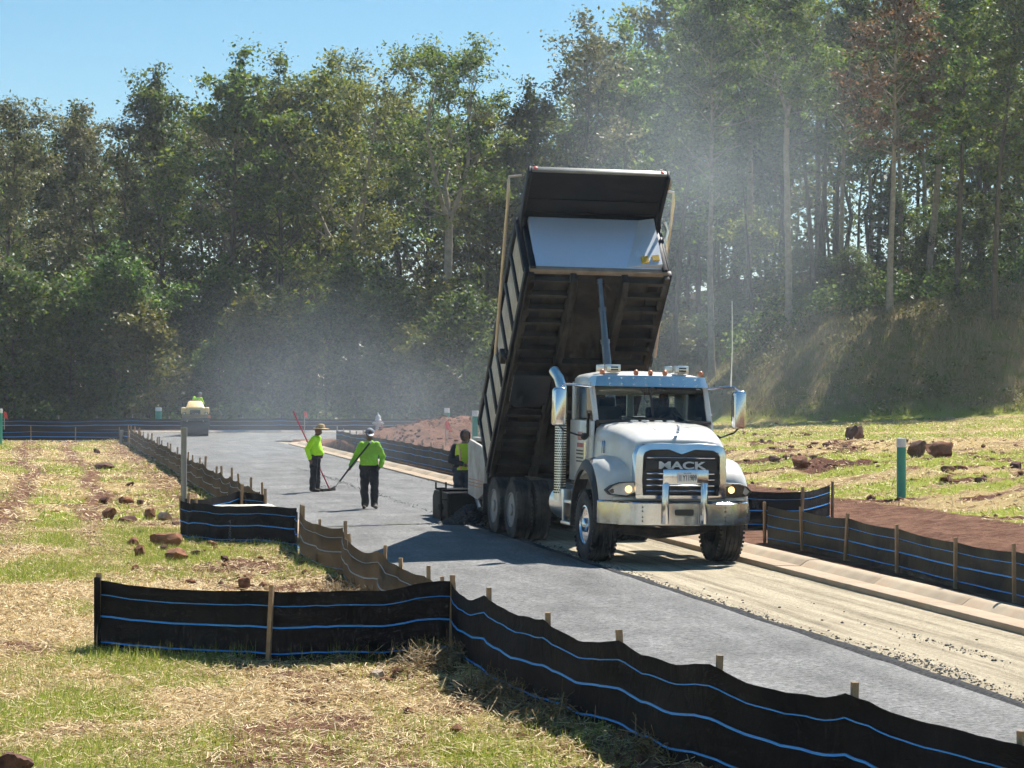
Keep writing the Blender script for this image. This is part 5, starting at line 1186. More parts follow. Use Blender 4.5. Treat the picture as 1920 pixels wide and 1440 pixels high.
# worker with cap carrying a shovel
x, y = px(692, 953, .05); J = base_pose()
J.update(face=(.18,-1,-.42), head=(.015,-.06,1.61), neck=(0,-.035,1.50), elr=(-.29,.0,1.12), wrr=(-.40,-.16,.93), hdr=(-.43,-.22,.84), ell=(.30,.07,1.12), wrl=(.25,-.02,.92), hdl=(.19,-.05,.86),
  knl=(.12,-.12,.50), anl=(.11,-.16,.11), tol=(.15,-.36,.045), knr=(-.10,-.02,.49), anr=(-.09,.08,.10), tor=(-.11,-.12,.035))
p2 = person('worker in grey cap and lime green shirt walking with a black shovel', (x, y, roadz(x, y)), R(4), J, [M_skind, M_limeg, M_trous, M_boot], belly=.03, hands=('relaxed','grip'), scale=1.0)
M_cap = pm('grey_cap_cloth', (.20,.22,.26), .8, var=.15)
mb = MB(); mb.lathe([(0,.100),(.03,.098),(.07,.082),(.098,.045),(.106,0)], 'z', (0,0,0), 20); cp = mb.build('cap', M_cap, p2, loc=(.015,-.045,1.645), rot=(.35,0,.15), smooth=60)
mb = MB(); mb.loft([[(-.075,-.07,.012),(0,-.10,.018),(.075,-.07,.012)],[(-.070,-.13,.005),(0,-.165,.010),(.070,-.13,.005)],[(-.03,-.175,-.003),(0,-.185,.0),(.03,-.175,-.003)]], closed=False, cap=False); mb.build('cap_peak', pm('white_cap_peak', (.75,.75,.75), .7), cp)
sh = empty('shovel', (x, y, roadz(x, y))); tag(sh, 'long black shovel held across the chest of the worker in the cap', 'shovel')
g0, g1, g2 = Vector((.03,-.25,1.43)), Vector((-.44,-.26,.84)), Vector((-.62,-.30,.60))
mb = MB(); mb.tube([g0, g1, g2], .019, 8); mb.build('handle', M_ink, sh)
mb = MB(); mb.tube([g0, g0+Vector((.025,0,.03))], .021, 8); mb.build('handle_tip', M_plate, sh)
d = (g2-g1).normalized(); sd = Vector((.15,-.9,.25)).normalized(); mb = MB(); rr = []
e2 = Vector((-.72,-.34,.46)); e3 = Vector((-.88,-.36,.40))
for q, wd in ((g2,.02),(g2.lerp(e2,.5),.10),(e2,.12),(e2.lerp(e3,.6),.09),(e3,.01)):
    up = Vector((.3,0,.9)); rr.append([q-sd*wd+up*.02, q-up*.004, q+sd*wd+up*.02, q+up*.010])
mb.loft(rr); mb.build('blade', M_frame, sh, smooth=50)
# paver operator in hooded top and vest
q = uv2w(13.4, .55); J = base_pose()
J.update(face=(.35,-1,-.35), head=(.05,-.06,1.60), neck=(.03,-.04,1.49), chest=(.02,-.02,1.28), elr=(-.25,.0,1.10), wrr=(-.06,-.19,1.02), hdr=(.03,-.22,1.0), ell=(.28,-.06,1.14), wrl=(.34,-.26,1.28), hdl=(.38,-.32,1.34))
p3 = person('worker in dark hood and yellow safety vest standing at the paver', (q[0], q[1], .06), R(14), J, [M_skin, M_hood, M_jeans, M_boot], hands=('grip','relaxed'))
mb = MB(); fx = Vector((.05,-.06,1.60)); rr = []
for t, rx, rz in ((.10,.085,.10),(.07,.105,.128),(0,.112,.140),(-.07,.10,.125),(-.115,.05,.07)): rr.append([(fx.x+rx*math.cos(a)*1.0, fx.y-.0+(.03-t), fx.z+.02+rz*math.sin(a)) for a in np.linspace(0, 2*PI, 16, endpoint=False)])
mb.loft(rr, cap=False); mb.build('hood', M_hood, p3, smooth=60)
M_vest = pm('hi_vis_yellow_vest', (.60,.78,.04), .7, var=.1); M_tape = pm('orange_silver_vest_tape', (.80,.48,.22), .4, var=.1)
def vest_ring(z, k, cx, cy, rx, ry): return [(cx+rx*k*math.cos(t), cy+ry*k*math.sin(t), z) for t in np.linspace(0, 2*PI, 24, endpoint=False)]
mb = MB(); mb.loft([vest_ring(.90,1.08,0,0,.175,.135), vest_ring(1.05,1.08,.005,-.005,.172,.130), vest_ring(1.18,1.08,.012,-.012,.183,.132), vest_ring(1.30,1.08,.02,-.02,.196,.130), vest_ring(1.42,1.10,.025,-.03,.175,.105), vest_ring(1.455,1.1,.03,-.035,.12,.09)], cap=False); ve = mb.build('safety_vest', M_vest, p3, smooth=60)
mb = MB()
for s in (-1, 1): mb.tube([(.02+s*.125,-.10,1.43),(.02+s*.115,-.165,1.28),(.01+s*.09,-.158,1.08),(.0+s*.08,-.155,.92)], .022, 6)
mb.loft([vest_ring(1.0,1.12,0,0,.175,.132), vest_ring(1.05,1.12,.004,-.004,.174,.132)], cap=False)
mb.build('reflective_tape', M_tape, ve)
# truck driver, seen dimly through the windscreen
tm_ = truck.matrix_basis; dp = Matrix.Translation((TX, TY, truck.location.z)) @ Euler((0,R(1.15),YAW)).to_matrix().to_4x4() @ Vector((.46,1.28,.98))
J = base_pose(); J.update(hpl=(.1,0,.90), hpr=(-.1,0,.90), knl=(.13,-.42,.92), knr=(-.13,-.42,.92), anl=(.12,-.55,.55), anr=(-.12,-.55,.55), tol=(.13,-.72,.5), tor=(-.13,-.72,.5), ell=(.30,-.10,1.15), elr=(-.30,-.10,1.15), wrl=(.18,-.32,1.16), wrr=(-.18,-.32,1.16), hdl=(.16,-.38,1.17), hdr=(-.16,-.38,1.17), head=(0,-.03,1.60), face=(.3,-1,0))
person('driver in dark clothes seen dimly through the truck windscreen', dp, YAW, J, [M_skind, M_hood, M_hood, M_boot], voxel=.014, scale=.98)
for o in (bpy.data.objects[-1],): pass

# ------------------------------------------------------------------ roller and its operator
rx_, ry_ = px(366, 818, .015)
roller = empty('road_roller', (rx_, ry_, .014), (0,0,R(8))); tag(roller, 'tan tandem road roller seen from behind on the far street', 'road roller')
M_tan = pm('sunbleached_yellow_machine_paint', (.78,.55,.22), .5, var=.12, dirt=(.5,.42,.3), damt=.4)
M_drum = pm('wet_black_drum_steel', (.03,.035,.045), .35, .4, var=.2)
def Ro(mb, name, mat, parent=None, **k): return mb.build(name, mat, parent or roller, **k)
for y in (.45, 2.9):
    mb = MB(); mb.lathe([(-.66,.10),(-.665,.40),(-.65,.43),(.65,.43),(.665,.40),(.66,.10)], 'x', (0,y,.43), 40); Ro(mb, 'drum', M_drum)
    mb = MB()
    for s in (-1, 1): mb.box((s*.71,y,.55),(.05,.36,.5))
    mb.box((0,y-.55*(1 if y < 1 else -1),.86),(1.44,.12,.14)); Ro(mb, 'drum_yoke', M_frame, bevel=.02)
mb = MB(); mb.box((0,1.0,.98),(1.30,1.9,.26)); mb.box((0,2.4,.85),(1.0,1.2,.30)); Ro(mb, 'chassis', pm('dull_ochre_frame', (.22,.16,.07), .6), bevel=.04)
mb = MB(); P = [(-.48,1.05),(-.48,1.38),(-.36,1.44),(.36,1.44),(.48,1.38),(.48,1.05)]
mb.loft([[(x*1.0,.22,z) for x, z in P],[(x*1.0,.3,z+.06*(z>1.1)) for x, z in P],[(x*.80,.60,z+(.28 if z > 1.1 else 0)) for x, z in P],[(x*.78,1.15,z+(.33 if z > 1.1 else 0)) for x, z in P]]); Ro(mb, 'engine_hood', M_tan, bevel=.03)
for s in (-1, 1):
    mb = MB(); mb.box((s*.58,.62,1.28),(.26,.75,.34)); Ro(mb, 'side_tank', M_tan, bevel=.07, seg=3)
    mb = MB(); mb.box((s*.55,.22,1.10),(.16,.10,.20)); lp = Ro(mb, 'lamp_housing', M_frame, bevel=.01)
    mb = MB(); mb.lathe([(.16,0),(.165,.04),(.18,.045)], 'y', (s*.55,0,1.14), 10); mb.build('lamp', M_plate, lp)
    mb = MB(); mb.tube([(s*.24,.06,.92),(s*.34,.0,.86),(s*.42,-.02,.74)], .03, 6); Ro(mb, 'scraper_bracket', M_panel)
mb = MB(); mb.box((0,.20,1.08),(.52,.10,.46)); gr = Ro(mb, 'rear_grille', M_ink, bevel=.015)
link('lettering', text_mesh('CAT', M_plate, .15, 1., .004), gr, (0,.145,1.10), (PI/2,0,0))
mb = MB(); mb.box((0,1.45,1.25),(.55,.5,.14)); mb.box((0,1.22,1.55),(.52,.10,.50),(.15,0,0)); Ro(mb, 'operator_seat', M_blackp, bevel=.04)
mb = MB(); mb.tube([(-.15,2.0,1.1),(-.15,1.9,1.6)], .03, 6); ring = [(-.15+.19*math.cos(t),1.88+.06*math.sin(t),1.62+.17*math.sin(t)) for t in np.linspace(0, 2*PI, 17)]; mb.tube(ring, .015, 6); Ro(mb, 'steering_wheel', M_ink)
mb = MB(); mb.tube([(-.62,1.3,1.1),(-.62,1.3,1.75),(-.62,2.1,1.75),(-.62,2.1,1.0)], .022, 6); mb.tube([(.62,1.3,1.1),(.62,1.3,1.75),(.62,2.1,1.75),(.62,2.1,1.0)], .022, 6); Ro(mb, 'hand_rail', M_frame)
mb = MB(); mb.box((.70,.42,.98),(.14,.12,.16)); Ro(mb, 'orange_reflector', pm('orange_reflector', (.7,.14,.04), .4))
J = base_pose(); J.update(pelvis=(0,0,.95), chest=(-.06,-.04,1.27), neck=(-.14,-.10,1.46), head=(-.20,-.13,1.56), face=(-.6,-.8,-.3), shl=(.10,-.06,1.40), shr=(-.25,-.06,1.36), ell=(.16,-.2,1.14), elr=(-.34,-.22,1.10), wrl=(.02,-.40,1.12), wrr=(-.24,-.42,1.14), hdl=(-.02,-.48,1.14), hdr=(-.20,-.50,1.15), knl=(.14,-.42,.95), knr=(-.14,-.42,.95), anl=(.13,-.5,.55), anr=(-.13,-.5,.55), tol=(.14,-.68,.5), tor=(-.14,-.68,.5))
p5 = person('roller operator in green hi-vis vest leaning left on the seat', (rx_-.15, ry_+1.43, .014+.52), R(186), J, [M_skin, M_lime, M_trous, M_boot], voxel=.014)
mb = MB(); mb.lathe([(0,.102),(.04,.098),(.08,.075),(.10,.03),(.102,0)], 'z', (-.20,-.13,1.585), 16); mb.build('cap', M_cap, p5, smooth=60)

# ------------------------------------------------------------------ pipes, flags, hydrant, inlet
M_pvc = pm('grey_plastic_pipe', (.30,.29,.28), .5, var=.1, dirt=(.25,.2,.15), damt=.3)
M_teal = pm('teal_plastic_pipe', (.035,.32,.24), .45, var=.12, dirt=(.2,.3,.25), damt=.2)
M_capw = pm('white_plastic_cap', (.72,.73,.72), .45, var=.05)
M_flag = pm('orange_flagging_tape', (.85,.09,.05), .6, var=.1)
X, Y = pxt(344, 945, 42.6)[0], 42.6
mb = MB(); mb.tube([(0,0,-.2),(0.01,0,1.93)], .056, 16); mb.tube([(0.01,0,1.78),(.01,0,1.95)], .061, 16)
tag(mb.build('grey_post', M_pvc, loc=(X, Y, 0)), 'tall grey plastic pipe post standing by the black fence pocket', 'post')
X, Y = px(226, 833); mb = MB(); mb.tube([(0,0,-.1),(.07,-.05,.62)], .075, 12); tag(mb.build('grey_pipe_stub', M_pvc, loc=(X, Y, 0)), 'short leaning grey pipe stub at the far fence corner', 'pipe')
def stub(x, ybase, Y, ytop, r, label, capped=True):
    X, z0 = pxt(x, ybase, Y); _, z1 = pxt(x, ytop, Y); z0 = gz(X, Y); e = empty('teal_pipe_stub', (X, Y, z0)); tag(e, label, 'pipe', 'teal pipe stubs'); H = z1-z0
    mb = MB(); mb.tube([(0,0,-.2),(.0,0,H-.18)], r, 18); mb.build('pipe', M_teal, e)
    mb = MB(); mb.tube([(0,0,H-.2),(0,0,H-.08),(0,0,H)], [r*1.04,r*1.06,r*1.0], 18); mb.build('cap', M_capw, e)
stub(1690, 935, 52.0, 822, .105, 'teal pipe stub with white cap at the edge of the right field')
stub(297, 800, 127.0, 764, .17, 'teal pipe stub with white cap behind the far fence left of the roller')
stub(838, 800, 97.0, 765, .11, 'teal pipe stub on top of the red dirt mound, left one')
stub(891, 800, 80.0, 770, .11, 'teal pipe stub beside the raised truck bed near the paver')
stub(-1, 825, 100.0, 766, .13, 'teal pipe stub at the left edge of the picture')
def flag(x, y0, Y, ytop, label, stripes=False):
    X, z1 = pxt(x, ytop, Y); z0 = gz(X, Y); e = empty('survey_flag', (X, Y, z0)); tag(e, label, 'flag', 'survey flags'); H = z1-z0
    mb = MB(); mb.box((0,0,H/2-.15),(.04,.03,H+.2)); mb.build('stake', M_woodg, e)
    mb = MB(); mb.loft([[(-.02,-.02,H),(.06,-.05,H+.02),(.12,.0,H-.04)],[(-.03,-.02,H-.16),(.08,-.06,H-.14),(.16,.0,H-.2)],[(.02,-.02,H-.30),(.12,-.05,H-.32),(.20,.0,H-.42)]], closed=False, cap=False); mb.build('tape', M_flag, e)
flag(571, 820, 118, 772, 'orange survey flag on a stake behind the rake handle')
flag(836, 830, 84, 790, 'red and white survey flag on a stake in front of the dirt mound')
flag(8, 800, 112, 772, 'orange survey flag at the far left edge beyond the fence')
# fire hydrant in the haze
X, Y = px(709, 838, .12); hy = empty('fire_hydrant', (X, Y, gz(X, Y))); tag(hy, 'pale grey fire hydrant in the haze between the two standing workers', 'fire hydrant')
M_hyd = pm('silver_grey_hydrant_paint', (.55,.53,.52), .5, var=.1)
mb = MB(); mb.lathe([(-.1,.13),(.02,.13),(.04,.10),(.55,.10),(.57,.14),(.60,.14),(.62,.115),(.72,.11),(.80,.06),(.82,.03),(.90,.03),(.90,0)], 'z', (0,0,0), 20); mb.build('barrel', M_hyd, hy, smooth=40)
for a in (0, PI, -PI/2):
    mb = MB(); r = .065 if a != -PI/2 else .085; d = Vector((math.cos(a), math.sin(a), 0)); mb.tube([d*.08+Vector((0,0,.46)), d*.19+Vector((0,0,.46))], r, 12); mb.tube([d*.18+Vector((0,0,.46)), d*.24+Vector((0,0,.46))], .03, 6); mb.build('outlet_cap', M_hyd, hy)
# storm drain lid in the fence pocket
X, Y = pxt(440, 950, 41.2)[0], 41.2
mb = MB(); mb.box((0,0,.20),(1.05,.9,.56)); mb.box((0,0,.50),(1.2,1.05,.10)); tag(mb.build('storm_inlet', pm('pale_new_concrete', (.62,.58,.50), .85, var=.1), loc=(X+.12, Y+.1, 0), rot=(0,0,TH), bevel=.02), 'pale concrete storm inlet top showing behind the black fence pocket', 'storm inlet')
# debris pile near the far kerb return

# ------------------------------------------------------------------ trees
M_bark = pm('grey_brown_bark', (.10,.082,.062), .9, var=.4, scale=3, bump=.8, bscale=14, spec=.15)
M_barkl = pm('pale_grey_bark', (.30,.26,.21), .9, var=.3, scale=3, bump=.7, bscale=14, spec=.15)
M_leafA = leaf_mat('green_oak_leaves', (.058,.115,.015), (.115,.18,.024), (.24,.28,.04), trans=.62)
M_leafB = leaf_mat('dark_green_leaves', (.050,.098,.018), (.092,.15,.026), (.19,.23,.04), trans=.6)
M_leafC = leaf_mat('olive_tan_leaves', (.07,.085,.025), (.13,.135,.045), (.24,.21,.085), trans=.5)
M_leafR = leaf_mat('rust_red_leaves', (.085,.062,.025), (.17,.09,.042), (.28,.14,.065), trans=.5)
M_leafY = leaf_mat('yellow_green_leaves', (.09,.12,.018), (.17,.19,.028), (.28,.26,.05), trans=.55)
def leaves(cent, sig, per, size, rng, up=.35):
    cent = np.asarray(cent); n = len(cent)*per
    c = np.repeat(cent, per, 0)+rng.normal(size=(n, 3))*np.repeat(np.asarray(sig), per, 0)
    nr = rng.normal(size=(n, 3)); nr[:,2] = np.abs(nr[:,2])+up; nr /= np.linalg.norm(nr, axis=1)[:,None]
    t = np.cross(nr, rng.normal(size=(n, 3))); t /= np.linalg.norm(t, axis=1)[:,None]; b = np.cross(nr, t)
    s = size*(.55+.9*rng.random(n))[:,None]
    return np.stack([c-t*s, c-b*s*.52+nr*s*.12, c+t*s, c+b*s*.52+nr*s*.12], 1)
def make_tree(seed, H, cb, cr, nl, per, size, bark, lmat, lean=0., fork=None, dens=1., trunk_r=.24, droop=0., fine=3, lower=True, spread=1.):
    """builds trunk mesh and crown mesh; H height, cb crown base, cr crown radius"""
    r = np.random.default_rng(seed); tb = MB(); cents = []; sigs = []
    def stem(p0, az, ln, el, rad, curve, n=6, jit=.10):
        P = [np.array(p0, float)]; d = np.array([math.cos(az)*math.cos(el), math.sin(az)*math.cos(el), math.sin(el)])
        for i in range(n):
            d = d+np.array([r.normal(0,jit), r.normal(0,jit), curve+r.normal(0,.05)*(jit > .05)]); d /= np.linalg.norm(d); P.append(P[-1]+d*ln/n)
        return P
    stems = []
    if fork:
        base = stem((0,0,-.3), r.uniform(0,6), fork[0]*H, R(88.5)-lean, trunk_r, .02, 6, .03); tb.tube(base, np.linspace(trunk_r*1.25, trunk_r*.85, 7), 8)
        for k in range(fork[1]):
            az = fork[2]+k*2*PI/fork[1]+r.normal(0,.2); st = stem(base[-1], az, H*(1-fork[0])*r.uniform(.88,1.02), R(fork[3] if len(fork) > 3 else 66), trunk_r*.7, .03, 8); tb.tube(st, np.linspace(trunk_r*.62, .035, 9), 7); stems.append((st, trunk_r*.6))
    else:
        st = stem((0,0,-.3), r.uniform(0,6), H*.96, R(89.3)-lean, trunk_r, .02, 12, .022); tb.tube(st, np.concatenate([[trunk_r*1.3], np.linspace(trunk_r, .03, 12)]), 8); stems.append((st, trunk_r))
    for st, tr in stems:
        Z = np.array([p[2] for p in st]); nn = nl//len(stems)
        for i in range(nn):
            f = (i+r.random())/nn; h = cb*H+(Z[-1]-cb*H)*f**.85
            if h < Z[0] and fork: h = Z[0]+.3+r.random()*2
            j = max(0, min(len(st)-2, int(np.searchsorted(Z, h))-1)); tt = np.clip((h-Z[j])/max(Z[j+1]-Z[j], .01), 0, 1); p0 = st[j]*(1-tt)+st[j+1]*tt
            prof = math.sin(PI*(.2+.64*f))**.7
            ln = cr*prof*r.uniform(.65,1.15)*spread; az = i*2.399+r.normal(0,.5); el = R(15+45*f+r.normal(0,16))
            lb = stem(p0, az, ln, el, 0, .05-droop, 5); rad = max(.03, tr*.34*(1-.6*f)); tb.tube(lb, np.linspace(rad, .018, 6), 5, cap=False)
            cents.append(lb[-1]); sigs.append(1.)
            for k in range(fine):
                q = lb[2+k % 4] if len(lb) > 5 else lb[-2]; sb = stem(q, az+r.normal(0,1.0), ln*r.uniform(.25,.5), el+r.normal(0,.4), 0, .02, 3); tb.tube(sb, np.linspace(.024, .008, 4), 4, cap=False); cents.append(sb[-1]); sigs.append(.85); cents.append((sb[-1]+sb[1])/2); sigs.append(.75)
        cents.append(st[-1]); sigs.append(.9); cents.append(st[-2]); sigs.append(.9)
    cents = np.array(cents); sg = np.array(sigs)[:,None]*np.array([[.50,.50,.29]])*dens*(.6+.8*r.random((len(cents),1)))
    keep = r.random(len(cents)) < .82; size = size*1.05; per = int(per*1.15)
    L = leaves(cents[keep], sg[keep], per, size, r)
    return tb.mesh('trunk', bark, 60), np_mesh('crown', L, 4, lmat)
PT = {
 'oak':   make_tree(1, 24, .16, 6.2, 46, 52, .15, M_bark, M_leafA, trunk_r=.30),
 'oak2':  make_tree(2, 24, .12, 5.4, 46, 52, .15, M_bark, M_leafB, trunk_r=.27),
 'fork':  make_tree(3, 25, .50, 4.6, 34, 56, .115, M_barkl, M_leafA, fork=(.55,3,.3,64), trunk_r=.29, dens=.92),
 'fork2': make_tree(14, 24, .40, 4.8, 36, 56, .12, M_barkl, M_leafY, fork=(.45,3,1.0,66), trunk_r=.28, dens=1.0),
 'pale':  make_tree(4, 21, .10, 4.8, 46, 70, .12, M_bark, M_leafC, trunk_r=.24, droop=.05),
 'tall':  make_tree(5, 31, .46, 4.6, 46, 46, .14, M_barkl, M_leafB, trunk_r=.28),
 'tall2': make_tree(6, 30, .40, 4.4, 46, 46, .16, M_bark, M_leafA, trunk_r=.24, lean=.03),
 'tall3': make_tree(21, 30, .44, 4.8, 40, 50, .13, M_barkl, M_leafA, fork=(.62,2,.4,74), trunk_r=.26),
 'rust':  make_tree(7, 28, .42, 4.0, 38, 38, .15, M_barkl, M_leafR, trunk_r=.25),
 'yell':  make_tree(8, 21, .10, 4.6, 42, 46, .15, M_bark, M_leafY, trunk_r=.22),
 'under': make_tree(9, 9, .08, 3.0, 26, 40, .14, M_bark, M_leafB, trunk_r=.10, fine=4),
 'undery': make_tree(10, 8, .05, 2.8, 24, 40, .14, M_bark, M_leafY, trunk_r=.09, fine=4),
 'brown': make_tree(12, 26, .30, 5.2, 42, 44, .14, M_bark, M_leafC, fork=(.4,2,.8,70), trunk_r=.28),
}
PH = {}
for k_, (tm0, cm0) in PT.items():
    co_ = np.empty(len(cm0.vertices)*3, np.float32); cm0.vertices.foreach_get('co', co_); PH[k_] = float(np.percentile(co_[2::3], 99.85))
ORD = 'first second third fourth fifth sixth seventh eighth ninth tenth eleventh twelfth thirteenth fourteenth fifteenth sixteenth seventeenth eighteenth nineteenth twentieth twenty-first twenty-second twenty-third twenty-fourth twenty-fifth twenty-sixth twenty-seventh twenty-eighth twenty-ninth thirtieth'.split()
NM = {'tall3':'tall_tree','oak':'oak_tree','oak2':'oak_tree','fork':'forked_tree','fork2':'forked_tree','pale':'broadleaf_tree','tall':'tall_tree','tall2':'tall_tree','rust':'rust_leaved_tree','yell':'broadleaf_tree','under':'small_tree','undery':'small_tree','brown':'broadleaf_tree'}
def tree(x, ytop, Y, kind, label, group='trees along the edge of the wood', rot=None, wide=1.):
    X = (x-CX)*Y/FPX; z = gz(X, Y); H = CAM_H+(HY-ytop)*Y/FPX-z
    e = empty(NM[kind], (X, Y, z), (0,0,random.uniform(0,6.28) if rot is None else rot)); k = H/PH[kind]; e.scale = (k**.8*wide, k**.8*wide, k)
    tag(e, label, 'tree', group)
    link('trunk', PT[kind][0], e); link('crown', PT[kind][1], e); return e
front = (
 (12,185,139,'pale','tan-green drooping tree at the left edge of the picture'),
 (118,198,150,'oak2','dark tree, second from the left edge, in the dip of the treeline'),
 (215,192,147,'brown','thin brownish tree left of the large green oak'),
 (318,128,147,'oak2','dark green oak shoulder left of the highest left crown'),
 (425,78,144,'oak','large green oak with the highest crown on the left'),
 (528,92,148,'oak','green oak right of the highest left crown, beside the bare twig tip'),
 (585,112,152,'yell','yellow-green crown between the large oak and the forked tree'),
 (668,88,146,'fork2','open forked tree left of the tallest airy crown'),
 (825,60,139,'fork','tall airy forked tree with pale trunk against the blue sky'),
 (905,188,158,'yell','yellowish tree in the gap of the skyline left of the truck bed'),
 (975,150,147,'oak2','dense dark tree just left of the raised truck bed'),
 (1085,36,152,'brown','tall brownish tree above the left corner of the raised bed'),
 (1175,28,156,'oak','tall green tree above the right corner of the raised bed'),
 (1262,-20,142,'tall2','tall hazy tree just right of the raised bed'),
 (1335,-40,135,'tall','straight tall tree in the thickest haze right of the bed'),
 (1398,-30,146,'tall3','tall leafy tree above the whip antenna'),
 (1478,-60,131,'tall3','pale straight trunk standing above the grassy nose of the bank'),
 (1526,-50,137,'tall2','dark straight trunk right of the pale trunk above the bank nose'),
 (1575,-40,140,'tall','thin pale trunk left of the rust-coloured tree'),
 (1668,-90,127,'rust','rust-red leaved tree with thick pale trunk on the right bank'),
 (1738,-60,138,'tall3','pale trunk right of the rust-red tree'),
 (1792,-110,129,'tall2','slender straight trunk second from the right edge'),
 (1866,-90,125,'tall2','dark leaning trunk near the right edge of the picture'),
 (1925,-60,131,'oak','leafy tree at the right edge of the picture'),
 (1840,-60,141,'oak2','dense dark tree between the slender trunk and the dark leaning trunk'),
 (2010,-90,137,'tall','tall tree just outside the right edge of the picture'),
 (2075,-60,143,'oak','broad oak farther outside the right edge of the picture'),
)
for a in front: tree(*a)
rr = random.Random(9)
for i in range(16):                                   # deeper trees on the left and middle
    x = -60+i*88+rr.uniform(-25,25); sk = np.interp(x, [0,100,250,300,420,600,830,900,1000,1080,1250,1400],[230,250,240,190,150,160,150,230,200,120,60,10])
    tree(x, sk+rr.uniform(0,60), rr.uniform(158,175), rr.choice(['oak','oak2','oak2','brown','yell']), ORD[i]+' from the left of the leafy trees deeper in the left wood', 'trees deeper in the wood')
for i in range(14):
    x = 1260+i*54+rr.uniform(-18,18); tree(x, rr.uniform(-70,30), rr.uniform(148,172), rr.choice(['tall','tall2','tall3','oak','oak2','yell']), ORD[i]+' from the left of the tall trees deeper in the right wood', 'trees deeper in the right wood')
for i in range(30):                                   # understorey along the wood edge
    x = -20+i*42+rr.uniform(-16,16); Y = rr.uniform(131,141)
    X = (x-CX)*Y/FPX; H = rr.uniform(4.5,11); z = gz(X, Y); yt = HY-(z+H-CAM_H)*FPX/Y
    tree(x, yt, Y, rr.choice(['under','under','under','undery']), ORD[i]+' from the left of the small understorey trees behind the far fence', 'understorey trees at the foot of the wood')
for i in range(12):
    x = 1260+i*58+rr.uniform(-16,16); Y = rr.uniform(138,150); X = (x-CX)*Y/FPX; z = gz(X, Y); H = rr.uniform(3,7); yt = HY-(z+H-CAM_H)*FPX/Y
    tree(x, yt, Y, rr.choice(['under','under','undery']), ORD[i]+' from the left of the small understorey trees on the right bank', 'understorey trees on the right bank')
# the wood behind: canopy and trunks that read as one mass
r = np.random.default_rng(33); n = 3000
cx = r.uniform(-62, 66, n); cyy = r.uniform(160, 215, n)
pxx = CX+cx*FPX/cyy
sk = np.interp(pxx, [-200,0,100,250,300,420,600,830,900,1000,1080,1250,1400,2200],[260,240,270,260,220,190,190,190,260,240,160,110,60,40])
ztop = CAM_H+(HY-sk)*cyy/FPX-1; zb_ = ground_h(cx, cyy)+.5
cz = zb_+(ztop-zb_)*r.random(n)**.75
Lm = leaves(np.stack([cx, cyy, cz], -1), np.full((n, 3), 1.0)*np.array([[1.4,1.4,1.0]]), 55, .24, r)
wood = link('background_wood', np_mesh('background_wood', Lm, 4, M_leafB)); tag(wood, 'shaded mass of woodland behind the front trees', 'wood', kind='stuff')
tb = MB()
for k in range(150):
    x = r.uniform(-55, 60); y = r.uniform(142, 200); z = gz(x, y); h = r.uniform(8, 14); rad = r.uniform(.09,.22); tb.tube([(x,y,z-.2),(x+r.normal(0,.3),y,z+h*.5),(x+r.normal(0,.6),y,z+h)], [rad, rad*.7, rad*.25], 6, cap=False)
tag(tb.build('background_trunks', M_bark), 'shaded trunks standing in the depth of the wood', 'trunks', kind='stuff')
# undergrowth strip
n = 1500; cx = r.uniform(-40, 40, n); cyy = r.uniform(128, 150, n); cx = np.where(cx > 3, cx, cx); zz = ground_h(cx, cyy)
k = (cx < 2) | (bank(cx, cyy) > 3.5); cx, cyy, zz = cx[k], cyy[k], zz[k]
Lm = leaves(np.stack([cx, cyy, zz+.2+1.2*r.random(len(cx))**2], -1), np.full((len(cx), 3), .55)*np.array([[1,1,.5]]), 46, .12, r)
tag(link('undergrowth', np_mesh('undergrowth', Lm, 4, M_leafB)), 'dark brambles and saplings along the foot of the wood', 'undergrowth', kind='stuff')

# low shrubs on the face of the bank
n = 620; cx = r.uniform(8, 42, n); cyy = r.uniform(118, 131, n); b_ = bank(cx, cyy); k = (b_ > .3) & (fbm(cx*.35, cyy*.35, 95, 3) > .5); cx, cyy = cx[k], cyy[k]
Lm = leaves(np.stack([cx, cyy, ground_h(cx, cyy)+.12+.25*r.random(len(cx))], -1), np.full((len(cx), 3), .42)*np.array([[1,1,.5]]), 40, .085, r)
tag(link('bank_shrubs', np_mesh('bank_shrubs', Lm, 4, leaf_mat('olive_shrub_leaves', (.10,.10,.04), (.18,.165,.065), (.30,.26,.11), trans=.4))), 'low olive shrubs and brambles covering the cut bank', 'shrubs', kind='stuff')
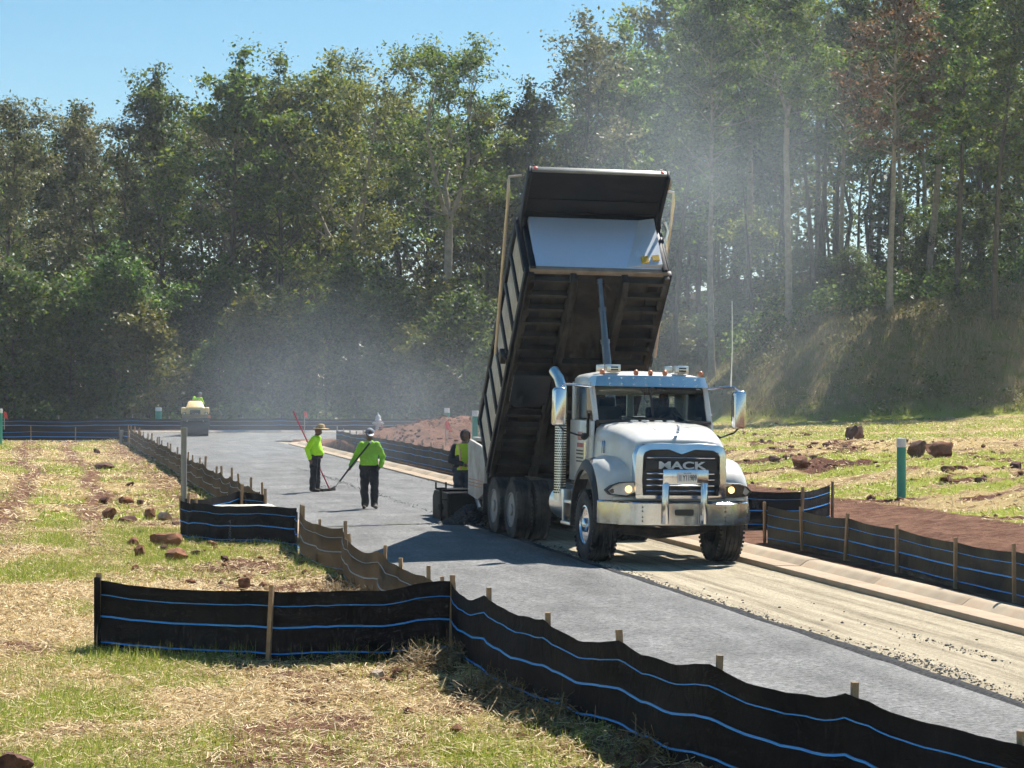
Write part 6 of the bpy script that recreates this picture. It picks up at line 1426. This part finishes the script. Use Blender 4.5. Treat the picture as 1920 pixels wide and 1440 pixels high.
# ------------------------------------------------------------------ air: even haze, and the drifting steam behind the truck
def volume_box(name, lo, hi, label):
    mb = MB(); c = [(lo[i]+hi[i])/2 for i in range(3)]; mb.box((0,0,0), [hi[i]-lo[i] for i in range(3)])
    m = bpy.data.materials.new(name); m.use_nodes = True; t = m.node_tree; t.nodes.remove(t.nodes['Principled BSDF'])
    v = t.nodes.new('ShaderNodeVolumePrincipled'); t.links.new(v.outputs[0], t.nodes['Material Output'].inputs['Volume'])
    o = mb.build(name, m, smooth=0, loc=c); tag(o, label, name.split('_')[0], kind='stuff'); return o, m, t, v
hz_o, hz_m, t, v = volume_box('haze', (-700, -220, -2.5), (560, 1040, 48), 'thin pale haze filling the air over the site')
v.inputs['Density'].default_value = .00028; v.inputs['Color'].default_value = (.80,.88,1.0,1); v.inputs['Anisotropy'].default_value = .35
def steam(name, lo, hi, dens, scale, seed, label, g=.3):
    o, m, t, v = volume_box(name, lo, hi, label)
    sx, sy, sz = [(hi[i]-lo[i])/2 for i in range(3)]
    tc = nd(t, 'ShaderNodeTexCoord'); mp = nd(t, 'ShaderNodeMapping'); mp.inputs['Scale'].default_value = (1/sx, 1/sy, 1/sz); t.links.new(tc.outputs['Object'], mp.inputs[0])
    ln = nd(t, 'ShaderNodeVectorMath', operation='LENGTH'); t.links.new(mp.outputs[0], ln.inputs[0])
    r = nd(t, 'ShaderNodeMapRange', interpolation_type='SMOOTHSTEP'); r.inputs['From Min'].default_value = 1.0; r.inputs['From Max'].default_value = .15; t.links.new(ln.outputs['Value'], r.inputs['Value'])
    n = nd(t, 'ShaderNodeTexNoise'); n.inputs['Scale'].default_value = scale; n.inputs['Detail'].default_value = 2.0
    mp2 = nd(t, 'ShaderNodeMapping'); mp2.inputs['Location'].default_value = (seed*3.1, seed*1.7, 0); t.links.new(tc.outputs['Object'], mp2.inputs[0]); t.links.new(mp2.outputs[0], n.inputs['Vector'])
    r2 = nd(t, 'ShaderNodeMapRange'); r2.inputs['From Min'].default_value = .40; r2.inputs['From Max'].default_value = .66; t.links.new(n.outputs['Fac'], r2.inputs['Value'])
    a = nd(t, 'ShaderNodeMath', operation='MULTIPLY'); t.links.new(r.outputs[0], a.inputs[0]); t.links.new(r2.outputs[0], a.inputs[1])
    b = nd(t, 'ShaderNodeMath', operation='MULTIPLY'); t.links.new(a.outputs[0], b.inputs[0]); b.inputs[1].default_value = dens; t.links.new(b.outputs[0], v.inputs['Density'])
    v.inputs['Color'].default_value = (.78,.89,1.0,1); v.inputs['Anisotropy'].default_value = g
    return o
steam('steam_plume', (-19, 58, -7), (6, 106, 8), .0115, .20, 1, 'low white steam drifting over the road behind the workers')
steam('steam_plume', (-1, 52, -4), (13, 98, 19), .0135, .17, 2, 'tall pale steam and dust rising right of the raised truck bed')
